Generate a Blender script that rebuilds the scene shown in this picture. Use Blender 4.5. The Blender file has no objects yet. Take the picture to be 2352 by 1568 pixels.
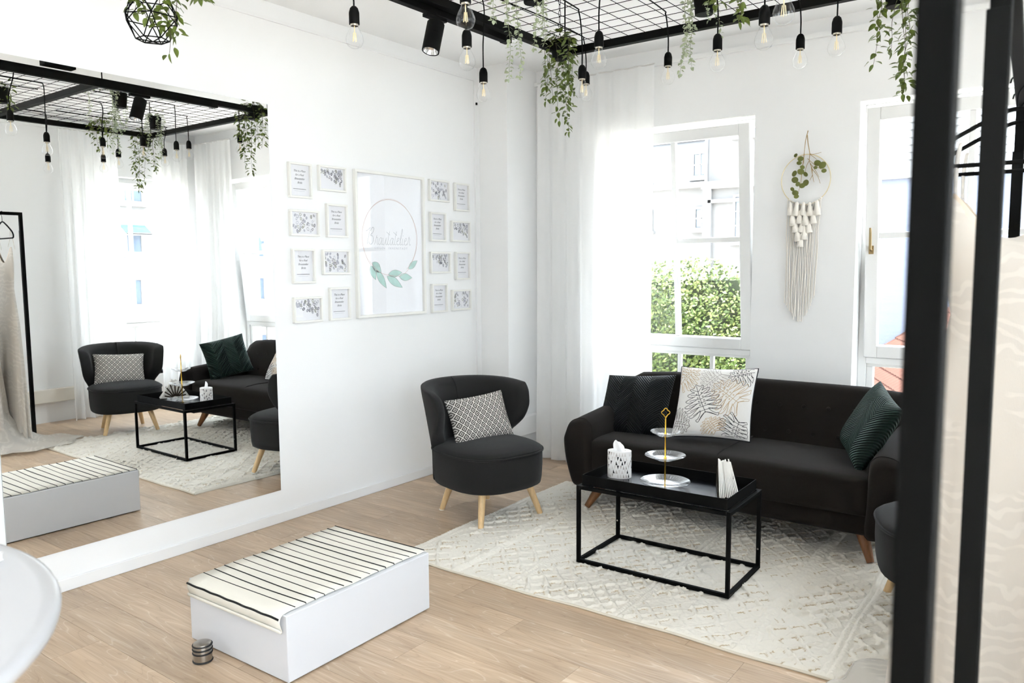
import bpy, math, random
import numpy as np
from mathutils import Vector, Matrix

random.seed(7); rng = np.random.default_rng(7)
PI = math.pi
scene = bpy.context.scene
COL = scene.collection

# ------------------------------------------------------------------ camera
CAM = np.array([3.803, 0.0, 1.5])
YAW, PITCH, ROLL = 0.6389, 0.0947, -0.0069
cyw, syw, cp, sp = math.cos(YAW), math.sin(YAW), math.cos(PITCH), math.sin(PITCH)
fwd = np.array([-syw*cp, cyw*cp, -sp]); right = np.array([cyw, syw, 0.0]); up = np.cross(right, fwd)
cr, sr = math.cos(ROLL), math.sin(ROLL)
r2 = cr*right + sr*up; u2 = -sr*right + cr*up
cam_data = bpy.data.cameras.new('camera')
cam = bpy.data.objects.new('camera', cam_data); COL.objects.link(cam)
cam.matrix_world = Matrix(((r2[0], u2[0], -fwd[0], CAM[0]), (r2[1], u2[1], -fwd[1], CAM[1]),
                           (r2[2], u2[2], -fwd[2], CAM[2]), (0, 0, 0, 1)))
cam_data.sensor_width = 36.0; cam_data.lens = 1785.5*36/2352
cam_data.clip_start = 0.02; cam_data.clip_end = 200
cam_data.dof.use_dof = True; cam_data.dof.focus_distance = 3.9; cam_data.dof.aperture_fstop = 5.0
scene.camera = cam

# ------------------------------------------------------------------ sky, sun, exposure
world = bpy.data.worlds.new('sky'); scene.world = world; world.use_nodes = True
bg = world.node_tree.nodes['Background']
bg.inputs['Color'].default_value = (0.80, 0.90, 1.0, 1); bg.inputs['Strength'].default_value = 2.6
sun_d = bpy.data.lights.new('sun', 'SUN'); sun_d.energy = 5.0; sun_d.angle = 0.012; sun_d.color = (1.0, 0.965, 0.91)
sun = bpy.data.objects.new('sun', sun_d); COL.objects.link(sun)
sun.rotation_euler = Vector((-0.17, -0.05, -0.95)).to_track_quat('-Z', 'Y').to_euler()
sun.location = (5, -6, 12)
scene.view_settings.view_transform = 'Standard'; scene.view_settings.look = 'None'
scene.view_settings.gamma = 1.0; scene.view_settings.use_curve_mapping = False
scene.view_settings.exposure = 2.5
cy = scene.cycles
cy.max_bounces = 7; cy.diffuse_bounces = 4; cy.glossy_bounces = 4; cy.transmission_bounces = 4; cy.transparent_max_bounces = 12
cy.sample_clamp_indirect = 5.0; cy.blur_glossy = 1.0; cy.caustics_reflective = True; cy.caustics_refractive = False
cy.use_denoising = True; cy.use_adaptive_sampling = True; cy.adaptive_threshold = 0.07; cy.adaptive_min_samples = 16

# room: mirror wall x=0, window wall y=YB, right wall x=XR, glazed front behind the camera y=YF
XR, YB, YF, ZC = 4.45, 5.08, -3.0, 3.0
WZ0, WZ1 = 0.38, 2.478
# openings: (wall, a0, a1, z0, z1)
OPEN = [('back', 0.84, 2.005, WZ0, WZ1), ('back', 2.643, 3.82, WZ0, WZ1),
        ('right', 3.80, 4.95, WZ0, WZ1), ('right', 1.35, 2.25, 1.30, 2.60), ('right', -0.15, 1.15, 0.12, 2.80), ('right', -1.65, -0.35, 0.12, 2.80),
        ('left', -1.55, -0.40, 0.60, 2.60)]  # small high, tall and left-wall openings are unseen ones added for daylight
for k, (wl, a0, a1, z0, z1) in enumerate(OPEN):      # daylight portals (they give no light of their own)
    ld = bpy.data.lights.new('window_portal', 'AREA'); ld.shape = 'RECTANGLE'
    ld.size = a1-a0; ld.size_y = z1-z0; ld.cycles.is_portal = True
    lo = bpy.data.objects.new('window_portal', ld); COL.objects.link(lo)
    m, zc = (a0+a1)/2, (z0+z1)/2
    if wl == 'back': lo.location = (m, YB+0.36, zc); d = Vector((0, -1, 0))
    elif wl == 'right': lo.location = (XR+0.36, m, zc); d = Vector((-1, 0, 0))
    elif wl == 'front': lo.location = (m, YF-0.36, zc); d = Vector((0, 1, 0))
    else: lo.location = (-0.31, m, zc); d = Vector((1, 0, 0))
    lo.rotation_euler = d.to_track_quat('-Z', 'Y').to_euler()

# ------------------------------------------------------------------ helpers
def lin(c):
    if isinstance(c, str):
        c = tuple(int(c[i:i+2], 16)/255 for i in (0, 2, 4))
    return tuple((x/12.92 if x <= 0.04045 else ((x+0.055)/1.055)**2.4) for x in c[:3]) + (1.0,)

MATS = {}
def mat(name, color='ffffff', rough=0.5, metal=0.0, spec=0.5, bump=0.0, bscale=200.0, var=0.0, vscale=6.0, sheen=0.0, emit=None, estr=0.0, coat=0.0, stretch=None):
    if name in MATS: return MATS[name]
    m = bpy.data.materials.new(name); m.use_nodes = True; MATS[name] = m
    nt = m.node_tree; b = nt.nodes['Principled BSDF']
    c = lin(color)
    b.inputs['Base Color'].default_value = c; b.inputs['Roughness'].default_value = rough
    b.inputs['Metallic'].default_value = metal; b.inputs['Specular IOR Level'].default_value = spec
    if sheen: b.inputs['Sheen Weight'].default_value = sheen; b.inputs['Sheen Roughness'].default_value = 0.4
    if coat: b.inputs['Coat Weight'].default_value = coat; b.inputs['Coat Roughness'].default_value = 0.06
    if emit: b.inputs['Emission Color'].default_value = lin(emit); b.inputs['Emission Strength'].default_value = estr
    if bump or var:
        tc = nt.nodes.new('ShaderNodeTexCoord'); src = tc.outputs['Object']
        if stretch:
            mp = nt.nodes.new('ShaderNodeMapping'); mp.inputs['Scale'].default_value = stretch
            nt.links.new(src, mp.inputs['Vector']); src = mp.outputs['Vector']
    if bump:
        n = nt.nodes.new('ShaderNodeTexNoise'); n.inputs['Scale'].default_value = bscale; n.inputs['Detail'].default_value = 3
        nt.links.new(src, n.inputs['Vector'])
        bp = nt.nodes.new('ShaderNodeBump'); bp.inputs['Strength'].default_value = bump; bp.inputs['Distance'].default_value = 0.004
        nt.links.new(n.outputs['Fac'], bp.inputs['Height']); nt.links.new(bp.outputs['Normal'], b.inputs['Normal'])
    if var:
        n2 = nt.nodes.new('ShaderNodeTexNoise'); n2.inputs['Scale'].default_value = vscale; n2.inputs['Detail'].default_value = 4
        nt.links.new(src, n2.inputs['Vector'])
        rp = nt.nodes.new('ShaderNodeValToRGB')
        rp.color_ramp.elements[0].position = 0.3; rp.color_ramp.elements[1].position = 0.7
        rp.color_ramp.elements[0].color = tuple(x*(1-var) for x in c[:3])+(1,)
        rp.color_ramp.elements[1].color = tuple(min(1, x*(1+var)) for x in c[:3])+(1,)
        nt.links.new(n2.outputs['Fac'], rp.inputs['Fac']); nt.links.new(rp.outputs['Color'], b.inputs['Base Color'])
    return m

def thin_glass(name, tint=(1, 1, 1), rough=0.0, refl=1.0, haze=0.0):
    """thin clear pane: Fresnel mix of transparent and mirror-like reflection"""
    if name in MATS: return MATS[name]
    m = bpy.data.materials.new(name); m.use_nodes = True; MATS[name] = m
    nt = m.node_tree; nt.nodes.remove(nt.nodes['Principled BSDF'])
    out = nt.nodes['Material Output']
    t = nt.nodes.new('ShaderNodeBsdfTransparent'); t.inputs['Color'].default_value = tuple(tint)+(1,)
    g = nt.nodes.new('ShaderNodeBsdfGlossy'); g.inputs['Roughness'].default_value = rough
    f = nt.nodes.new('ShaderNodeFresnel'); ge = nt.nodes.new('ShaderNodeNewGeometry')      # same reflectance from either face of the pane
    io = nt.nodes.new('ShaderNodeMapRange'); io.inputs['To Min'].default_value = 1.5; io.inputs['To Max'].default_value = 1/1.5
    nt.links.new(ge.outputs['Backfacing'], io.inputs['Value']); nt.links.new(io.outputs[0], f.inputs['IOR'])
    mu = nt.nodes.new('ShaderNodeMath'); mu.operation = 'MULTIPLY'; mu.inputs[1].default_value = refl
    nt.links.new(f.outputs['Fac'], mu.inputs[0])
    mx = nt.nodes.new('ShaderNodeMixShader')
    base = t
    if haze:
        df = nt.nodes.new('ShaderNodeBsdfDiffuse'); df.inputs['Color'].default_value = (0.9, 0.93, 0.97, 1)
        base = nt.nodes.new('ShaderNodeMixShader'); base.inputs['Fac'].default_value = haze
        nt.links.new(t.outputs[0], base.inputs[1]); nt.links.new(df.outputs[0], base.inputs[2])
    nt.links.new(mu.outputs[0], mx.inputs['Fac']); nt.links.new(base.outputs[0], mx.inputs[1]); nt.links.new(g.outputs[0], mx.inputs[2])
    nt.links.new(mx.outputs[0], out.inputs['Surface'])
    return m

def sheer(name, color, trans=0.25, transl=0.5, bump=0.15):
    if name in MATS: return MATS[name]
    m = bpy.data.materials.new(name); m.use_nodes = True; MATS[name] = m
    nt = m.node_tree; nt.nodes.remove(nt.nodes['Principled BSDF']); out = nt.nodes['Material Output']
    d = nt.nodes.new('ShaderNodeBsdfDiffuse'); d.inputs['Color'].default_value = lin(color)
    t = nt.nodes.new('ShaderNodeBsdfTranslucent'); t.inputs['Color'].default_value = lin(color)
    x = nt.nodes.new('ShaderNodeBsdfTransparent')
    tc = nt.nodes.new('ShaderNodeTexCoord'); mp = nt.nodes.new('ShaderNodeMapping'); mp.inputs['Scale'].default_value = (60, 60, 9)
    n = nt.nodes.new('ShaderNodeTexNoise'); n.inputs['Scale'].default_value = 8
    nt.links.new(tc.outputs['Object'], mp.inputs['Vector']); nt.links.new(mp.outputs['Vector'], n.inputs['Vector'])
    b = nt.nodes.new('ShaderNodeBump'); b.inputs['Strength'].default_value = bump; b.inputs['Distance'].default_value = 0.002
    nt.links.new(n.outputs['Fac'], b.inputs['Height']); nt.links.new(b.outputs['Normal'], d.inputs['Normal'])
    m1 = nt.nodes.new('ShaderNodeMixShader'); m1.inputs['Fac'].default_value = transl
    nt.links.new(d.outputs[0], m1.inputs[1]); nt.links.new(t.outputs[0], m1.inputs[2])
    m2 = nt.nodes.new('ShaderNodeMixShader'); m2.inputs['Fac'].default_value = trans
    nt.links.new(m1.outputs[0], m2.inputs[1]); nt.links.new(x.outputs[0], m2.inputs[2])
    nt.links.new(m2.outputs[0], out.inputs['Surface'])
    return m

def lace(name, color, scale=8.0):
    m = sheer(name, color, trans=0.3, transl=0.35, bump=0.3); nt = m.node_tree; N = nt.nodes.new; L = nt.links.new
    mixes = [n for n in nt.nodes if n.type == 'MIX_SHADER']; last = [n for n in mixes if n.outputs[0].links and n.outputs[0].links[0].to_node.type == 'OUTPUT_MATERIAL'][0]
    tc = N('ShaderNodeTexCoord'); w = N('ShaderNodeTexWave'); w.wave_type = 'RINGS'; w.rings_direction = 'SPHERICAL'; w.inputs['Scale'].default_value = scale
    w.inputs['Distortion'].default_value = 9.0; w.inputs['Detail'].default_value = 1.5; w.inputs['Detail Scale'].default_value = 1.6; L(tc.outputs['Object'], w.inputs['Vector'])
    nz = N('ShaderNodeTexNoise'); nz.inputs['Scale'].default_value = 5; L(tc.outputs['Object'], nz.inputs['Vector'])
    r1 = N('ShaderNodeMapRange'); r1.inputs['From Min'].default_value = 0.85; r1.inputs['From Max'].default_value = 0.55; L(w.outputs['Fac'], r1.inputs['Value'])
    r2_ = N('ShaderNodeMapRange'); r2_.inputs['From Min'].default_value = 0.50; r2_.inputs['From Max'].default_value = 0.56; L(nz.outputs['Fac'], r2_.inputs['Value'])
    mx = N('ShaderNodeMath'); mx.operation = 'MAXIMUM'; L(r1.outputs[0], mx.inputs[0]); L(r2_.outputs[0], mx.inputs[1])
    r3 = N('ShaderNodeMapRange'); r3.inputs['To Min'].default_value = 0.08; r3.inputs['To Max'].default_value = 0.17; L(mx.outputs[0], r3.inputs['Value']); L(r3.outputs[0], last.inputs['Fac'])
    return m

def unit(v): v = np.asarray(v, float); n = np.linalg.norm(v); return v/n if n > 1e-12 else v

def catmull(P, n=8, closed=False):
    P = [np.asarray(p, float) for p in P]
    if len(P) < 3: return P
    out = []
    m = len(P)
    rngs = range(m if closed else m-1)
    for i in rngs:
        p0 = P[(i-1) % m] if (closed or i > 0) else 2*P[0]-P[1]
        p1 = P[i]; p2 = P[(i+1) % m]
        p3 = P[(i+2) % m] if (closed or i+2 < m) else 2*P[-1]-P[-2]
        for k in range(n):
            t = k/n
            out.append(0.5*((2*p1)+(-p0+p2)*t+(2*p0-5*p1+4*p2-p3)*t*t+(-p0+3*p1-3*p2+p3)*t**3))
    if not closed: out.append(P[-1])
    return out

class MB:
    def __init__(s): s.v = []; s.f = []; s.m = []
    def add(s, vs, fs, mi=0):
        o = len(s.v); s.v += [tuple(map(float, v)) for v in vs]
        s.f += [tuple(i+o for i in f) for f in fs]; s.m += [mi]*len(fs); return s
    def box(s, x0, x1, y0, y1, z0, z1, mi=0):
        v = [(x, y, z) for z in (z0, z1) for y in (y0, y1) for x in (x0, x1)]
        return s.add(v, [(0, 2, 3, 1), (4, 5, 7, 6), (0, 1, 5, 4), (2, 6, 7, 3), (0, 4, 6, 2), (1, 3, 7, 5)], mi)
    def bar(s, p, q, w, h, upv=(0, 0, 1), mi=0):
        p, q = np.asarray(p, float), np.asarray(q, float); d = unit(q-p)
        a = np.cross(d, upv)
        if np.linalg.norm(a) < 1e-6: a = np.cross(d, (1, 0, 0))
        a = unit(a); b = np.cross(a, d)
        v = [e+sa*a*w/2+sb*b*h/2 for e in (p, q) for sb in (-1, 1) for sa in (-1, 1)]
        return s.add(v, [(0, 1, 3, 2), (4, 6, 7, 5), (0, 4, 5, 1), (2, 3, 7, 6), (0, 2, 6, 4), (1, 5, 7, 3)], mi)
    def tube(s, pts, r, n=8, closed=False, caps=True, mi=0, flat=1.0):
        pts = [np.asarray(p, float) for p in pts]; m = len(pts)
        if not hasattr(r, '__len__'): r = [r]*m
        t0 = unit(pts[1]-pts[0]); a = np.cross(t0, (0, 0, 1))
        if np.linalg.norm(a) < 1e-4: a = np.cross(t0, (1, 0, 0))
        a = unit(a); vs = []
        for i in range(m):
            if closed: t = unit(pts[(i+1) % m]-pts[(i-1) % m])
            else: t = unit(pts[min(i+1, m-1)]-pts[max(i-1, 0)])
            a = unit(a-t*np.dot(a, t)); b = np.cross(t, a)
            for k in range(n):
                th = 2*PI*k/n; vs.append(pts[i]+r[i]*(math.cos(th)*a+flat*math.sin(th)*b))
        fs = []
        for i in range(m if closed else m-1):
            j = (i+1) % m
            for k in range(n): fs.append((i*n+k, i*n+(k+1) % n, j*n+(k+1) % n, j*n+k))
        if caps and not closed: fs += [tuple(range(n))[::-1], tuple((m-1)*n+k for k in range(n))]
        return s.add(vs, fs, mi)
    def cyl(s, p, q, r0, r1=None, n=16, mi=0): return s.tube([p, q], [r0, r0 if r1 is None else r1], n, mi=mi)
    def loft(s, rings, cap=True, mi=0, closed=True):
        n = len(rings[0]); vs = [p for r in rings for p in r]; fs = []
        for i in range(len(rings)-1):
            for k in range(n if closed else n-1):
                fs.append((i*n+k, i*n+(k+1) % n, (i+1)*n+(k+1) % n, (i+1)*n+k))
        if cap: fs += [tuple(range(n))[::-1], tuple((len(rings)-1)*n+k for k in range(n))]
        return s.add(vs, fs, mi)
    def lathe(s, prof, n=24, c=(0, 0, 0), cap=True, mi=0, sx=1.0, sy=1.0):
        rings = [[(c[0]+sx*r*math.cos(2*PI*k/n), c[1]+sy*r*math.sin(2*PI*k/n), c[2]+z) for k in range(n)] for r, z in prof]
        return s.loft(rings, cap, mi)
    def grid(s, P, mi=0):
        P = np.asarray(P); a, b = P.shape[:2]; vs = P.reshape(-1, 3)
        fs = [(i*b+j, (i+1)*b+j, (i+1)*b+j+1, i*b+j+1) for i in range(a-1) for j in range(b-1)]
        return s.add(vs, fs, mi)
    def mesh(s, name):
        me = bpy.data.meshes.new(name); me.from_pydata(s.v, [], s.f)
        if any(s.m): me.polygons.foreach_set('material_index', s.m)
        me.validate(); me.update(); return me
    def build(s, name, m=None, parent=None, smooth=False, bevel=0.0, sub=0, seg=2, ang=40):
        return obj(name, s.mesh(name), m, parent, smooth, bevel, sub, seg, ang)

def fix_normals(me):
    import bmesh
    bm = bmesh.new(); bm.from_mesh(me); bmesh.ops.recalc_face_normals(bm, faces=bm.faces); bm.to_mesh(me); bm.free()

def obj(name, me, m=None, parent=None, smooth=False, bevel=0.0, sub=0, seg=2, ang=40):
    fix_normals(me)
    o = bpy.data.objects.new(name, me); COL.objects.link(o)
    if m is not None:
        for x in (m if isinstance(m, (list, tuple)) else [m]): me.materials.append(x)
    if smooth:
        me.shade_smooth()
        if not sub: me.set_sharp_from_angle(angle=math.radians(ang))
    if bevel:
        b = o.modifiers.new('bevel', 'BEVEL'); b.width = bevel; b.segments = seg; b.limit_method = 'ANGLE'; b.angle_limit = math.radians(35)
        if not smooth: me.shade_smooth(); me.set_sharp_from_angle(angle=math.radians(30))
        b.harden_normals = False
    if sub:
        q = o.modifiers.new('sub', 'SUBSURF'); q.levels = sub; q.render_levels = sub
    if parent is not None: o.parent = parent
    return o

def tag(o, label=None, cat=None, group=None, kind=None):
    if label: o['label'] = label
    if cat: o['category'] = cat
    if group: o['group'] = group
    if kind: o['kind'] = kind
    return o

def thing(name, label, cat, loc=(0, 0, 0), rotz=0.0, group=None):
    o = bpy.data.objects.new(name, None); COL.objects.link(o); o.empty_display_size = 0.05
    o.location = loc; o.rotation_euler = (0, 0, rotz)
    return tag(o, label, cat, group)

def struct(name, mb, m, label=None, **kw):
    o = mb.build(name, m, **kw); o['kind'] = 'structure'
    if label: o['label'] = label
    return o

def inst(name, me, parent, M):
    o = bpy.data.objects.new(name, me); COL.objects.link(o); o.parent = parent
    o.matrix_local = M
    return o

def copy_tree(o, parent=None):
    c = o.copy(); COL.objects.link(c); c.parent = parent
    for ch in [x for x in bpy.data.objects if x.parent == o]:
        copy_tree(ch, c)
    return c

def frame_mat(x, y, z, o):
    """4x4 from three axis vectors and an origin"""
    return Matrix(((x[0], y[0], z[0], o[0]), (x[1], y[1], z[1], o[1]), (x[2], y[2], z[2], o[2]), (0, 0, 0, 1)))
# ------------------------------------------------------------------ materials
WALL = mat('white_wall_paint', 'f5f5f4', 0.75, spec=0.25, bump=0.02, bscale=90)
CEIL = mat('white_ceiling_paint', 'fafaf9', 0.85, spec=0.2)
TRIM = mat('white_trim_lacquer', 'f3f3f2', 0.35)
PVC = mat('white_window_plastic', 'f2f2f0', 0.3)
BLACK = mat('black_powder_coat', '050504', 0.6, spec=0.10)
BLACKM = mat('black_matt_plastic', '080807', 0.6, spec=0.12)
STEEL = mat('brushed_steel', 'a9a49c', 0.28, metal=1.0)
GOLD = mat('gold_metal', 'e0b64a', 0.2, metal=1.0)
GLASS = thin_glass('window_glass')
RUBBER = mat('black_rubber', '161616', 0.6)

def wood_floor():
    m = bpy.data.materials.new('limed_oak_plank'); m.use_nodes = True
    nt = m.node_tree; N = nt.nodes.new; L = nt.links.new; b = nt.nodes['Principled BSDF']
    tc = N('ShaderNodeTexCoord'); oi = N('ShaderNodeObjectInfo')
    sc = N('ShaderNodeVectorMath'); sc.operation = 'SCALE'; sc.inputs['Scale'].default_value = 37.0
    cmb = N('ShaderNodeCombineXYZ'); L(oi.outputs['Random'], cmb.inputs[0]); L(oi.outputs['Random'], cmb.inputs[1]); L(oi.outputs['Random'], cmb.inputs[2])
    L(cmb.outputs[0], sc.inputs[0])
    ad = N('ShaderNodeVectorMath'); ad.operation = 'ADD'; L(tc.outputs['Object'], ad.inputs[0]); L(sc.outputs[0], ad.inputs[1])
    # cathedral grain: distorted bands
    mp = N('ShaderNodeMapping'); mp.inputs['Scale'].default_value = (0.75, 6.0, 1); L(ad.outputs[0], mp.inputs['Vector'])
    w = N('ShaderNodeTexNoise'); w.inputs['Scale'].default_value = 1.5; w.inputs['Detail'].default_value = 2; w.inputs['Distortion'].default_value = 0.5
    L(mp.outputs[0], w.inputs['Vector'])
    mul = N('ShaderNodeMath'); mul.operation = 'MULTIPLY'; mul.inputs[1].default_value = 19; L(w.outputs['Fac'], mul.inputs[0])
    fr = N('ShaderNodeMath'); fr.operation = 'PINGPONG'; fr.inputs[1].default_value = 1.0; L(mul.outputs[0], fr.inputs[0])
    # fine fibres
    mp2 = N('ShaderNodeMapping'); mp2.inputs['Scale'].default_value = (3.5, 120, 1); L(ad.outputs[0], mp2.inputs['Vector'])
    n2 = N('ShaderNodeTexNoise'); n2.inputs['Scale'].default_value = 1.0; n2.inputs['Detail'].default_value = 3; L(mp2.outputs[0], n2.inputs['Vector'])
    mp3 = N('ShaderNodeMapping'); mp3.inputs['Scale'].default_value = (1.2, 5, 1); L(ad.outputs[0], mp3.inputs['Vector'])
    n3 = N('ShaderNodeTexNoise'); n3.inputs['Scale'].default_value = 1.6; n3.inputs['Detail'].default_value = 3; L(mp3.outputs[0], n3.inputs['Vector'])
    r1 = N('ShaderNodeValToRGB'); e = r1.color_ramp.elements
    e[0].position = 0.0; e[0].color = lin('b2977c'); e[1].position = 0.10; e[1].color = lin('c4aa8e')
    x = e.new(0.90); x.color = lin('cab196'); x = e.new(0.985); x.color = lin('dccbb6')
    L(fr.outputs[0], r1.inputs['Fac'])
    r2_ = N('ShaderNodeValToRGB'); e = r2_.color_ramp.elements
    e[0].position = 0.35; e[0].color = lin('b49a80'); e[1].position = 0.68; e[1].color = lin('d6c1a8')
    L(n2.outputs['Fac'], r2_.inputs['Fac'])
    mx = N('ShaderNodeMix'); mx.data_type = 'RGBA'; mx.inputs['Factor'].default_value = 0.35
    L(r1.outputs[0], mx.inputs['A']); L(r2_.outputs[0], mx.inputs['B'])
    r3 = N('ShaderNodeValToRGB'); e = r3.color_ramp.elements
    e[0].position = 0.3; e[0].color = (0.80, 0.78, 0.76, 1); e[1].position = 0.7; e[1].color = (1.06, 1.05, 1.04, 1)
    L(n3.outputs['Fac'], r3.inputs['Fac'])
    m2 = N('ShaderNodeMix'); m2.data_type = 'RGBA'; m2.blend_type = 'MULTIPLY'; m2.inputs['Factor'].default_value = 1
    L(mx.outputs['Result'], m2.inputs['A']); L(r3.outputs[0], m2.inputs['B'])
    hs = N('ShaderNodeHueSaturation'); L(m2.outputs['Result'], hs.inputs['Color'])
    mr = N('ShaderNodeMapRange'); mr.inputs['To Min'].default_value = 0.90; mr.inputs['To Max'].default_value = 1.08
    L(oi.outputs['Random'], mr.inputs['Value']); L(mr.outputs[0], hs.inputs['Value'])
    L(hs.outputs[0], b.inputs['Base Color'])
    b.inputs['Roughness'].default_value = 0.36; b.inputs['Specular IOR Level'].default_value = 0.45
    bp = N('ShaderNodeBump'); bp.inputs['Strength'].default_value = 0.10; bp.inputs['Distance'].default_value = 0.002
    L(n2.outputs['Fac'], bp.inputs['Height']); L(bp.outputs[0], b.inputs['Normal'])
    return m
OAK = wood_floor()

# ------------------------------------------------------------------ floor: planks run along x
floor = struct('floor', MB().box(-0.3, XR+0.3, YF-0.3, YB+0.35, -0.12, -0.0085), mat('screed', '8d8177', 0.9), 'pale limed oak plank floor')
PW, PL = 0.193, 1.29
plank_me = MB().box(0, 1, 0, PW-0.0012, -0.008, 0.0).mesh('plank'); plank_me.materials.append(OAK); fix_normals(plank_me)
def plank_mesh(length):
    key = round(length, 3)
    if key not in PLM:
        me = MB().box(0, length-0.001, 0, PW-0.0012, -0.008, 0.0).mesh('plank'); me.materials.append(OAK); fix_normals(me); PLM[key] = me
    return PLM[key]
PLM = {}
row = 0; yy = YF
offs = [0.0, 0.43, 0.86, 0.25, 0.65, 1.05]
while yy < YB-0.001:
    x = -offs[row % 6]
    while x < XR:
        a, b_ = max(x, 0.0), min(x+PL, XR)
        if b_-a > 0.03: inst('plank', plank_mesh(b_-a), floor, Matrix.Translation((a, yy, 0)))
        x += PL
    yy += PW; row += 1

# ------------------------------------------------------------------ walls
def wall_with_holes(name, axis, face, thick, lo, hi, holes, label):
    """axis 'y': wall plane y=face, spans x lo..hi ; 'x': plane x=face, spans y lo..hi"""
    mb = MB()
    def put(a0, a1, z0, z1):
        if a1-a0 < 1e-4 or z1-z0 < 1e-4: return
        if axis == 'y': mb.box(a0, a1, min(face, face+thick), max(face, face+thick), z0, z1)
        else: mb.box(min(face, face+thick), max(face, face+thick), a0, a1, z0, z1)
    cur = lo
    for a0, a1, z0, z1 in sorted(holes):
        put(cur, a0, 0, ZC); put(a0, a1, 0, z0); put(a0, a1, z1, ZC); cur = a1
    put(cur, hi, 0, ZC)
    return struct(name, mb, WALL, label)

hb = [o[1:] for o in OPEN if o[0] == 'back']; hr = [o[1:] for o in OPEN if o[0] == 'right']; hf = [o[1:] for o in OPEN if o[0] == 'front']
wall_with_holes('wall_back', 'y', YB, 0.35, -0.3, XR+0.35, hb, 'white wall with two tall windows behind the sofa')
wall_with_holes('wall_right', 'x', XR, 0.35, YF, YB, hr, 'white side wall with curtained window seen in the mirror')
wall_with_holes('wall_front', 'y', YF, -0.35, -0.3, XR+0.35, hf, 'white wall with tall glazing behind the viewer')
wall_with_holes('wall_left', 'x', 0.0, -0.3, YF, YB, [o[1:] for o in OPEN if o[0] == 'left'], 'white wall carrying the big mirror and the framed prints')
struct('ceiling', MB().box(-0.3, XR+0.35, YF-0.35, YB+0.35, ZC, ZC+0.15), CEIL, 'plain white ceiling')
struct('wall_pier', MB().box(0, 0.28, 4.70, YB, 0, ZC), WALL, 'white wall pier in the corner beside the left curtain')
# battens that edge the panelled mirror wall, cornice lines and base boards
struct('trim_1', MB().box(0, 0.012, YF, 4.70, 2.896, 2.914), TRIM, 'thin white batten along the top of the mirror wall')
struct('trim_2', MB().box(0, 0.014, 4.652, 4.70, 0.06, 2.896), TRIM, 'thin white upright batten at the end of the mirror wall')
struct('trim_3', MB().box(0.28, XR, YB-0.03, YB, 2.885, 2.915), TRIM, 'slim white curtain rail along the top of the window wall')
struct('trim_4', MB().box(XR-0.03, XR, YF, YB-0.03, 2.885, 2.915), TRIM, 'slim white curtain rail along the top of the side wall')
struct('baseboard_left', MB().box(0, 0.012, YF, 4.70, 0, 0.06), TRIM, 'low white base board under the mirror', bevel=0.003)
# boxed heating-pipe cover: a board standing off the wall
struct('trim_5', MB().box(0.28, 0.33, 4.70, YB, 0.20, 0.345), TRIM, 'white pipe cover board on the corner pier', bevel=0.004)
struct('trim_6', MB().box(XR-0.05, XR, YF, 3.78, 0.205, 0.335), mat('cream_board', 'ece6da', 0.5), 'cream pipe cover board low on the side wall', bevel=0.004)
struct('baseboard_back', MB().box(0.28, XR, YB-0.014, YB, 0, 0.07), TRIM, 'white base board behind the sofa', bevel=0.003)

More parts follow.
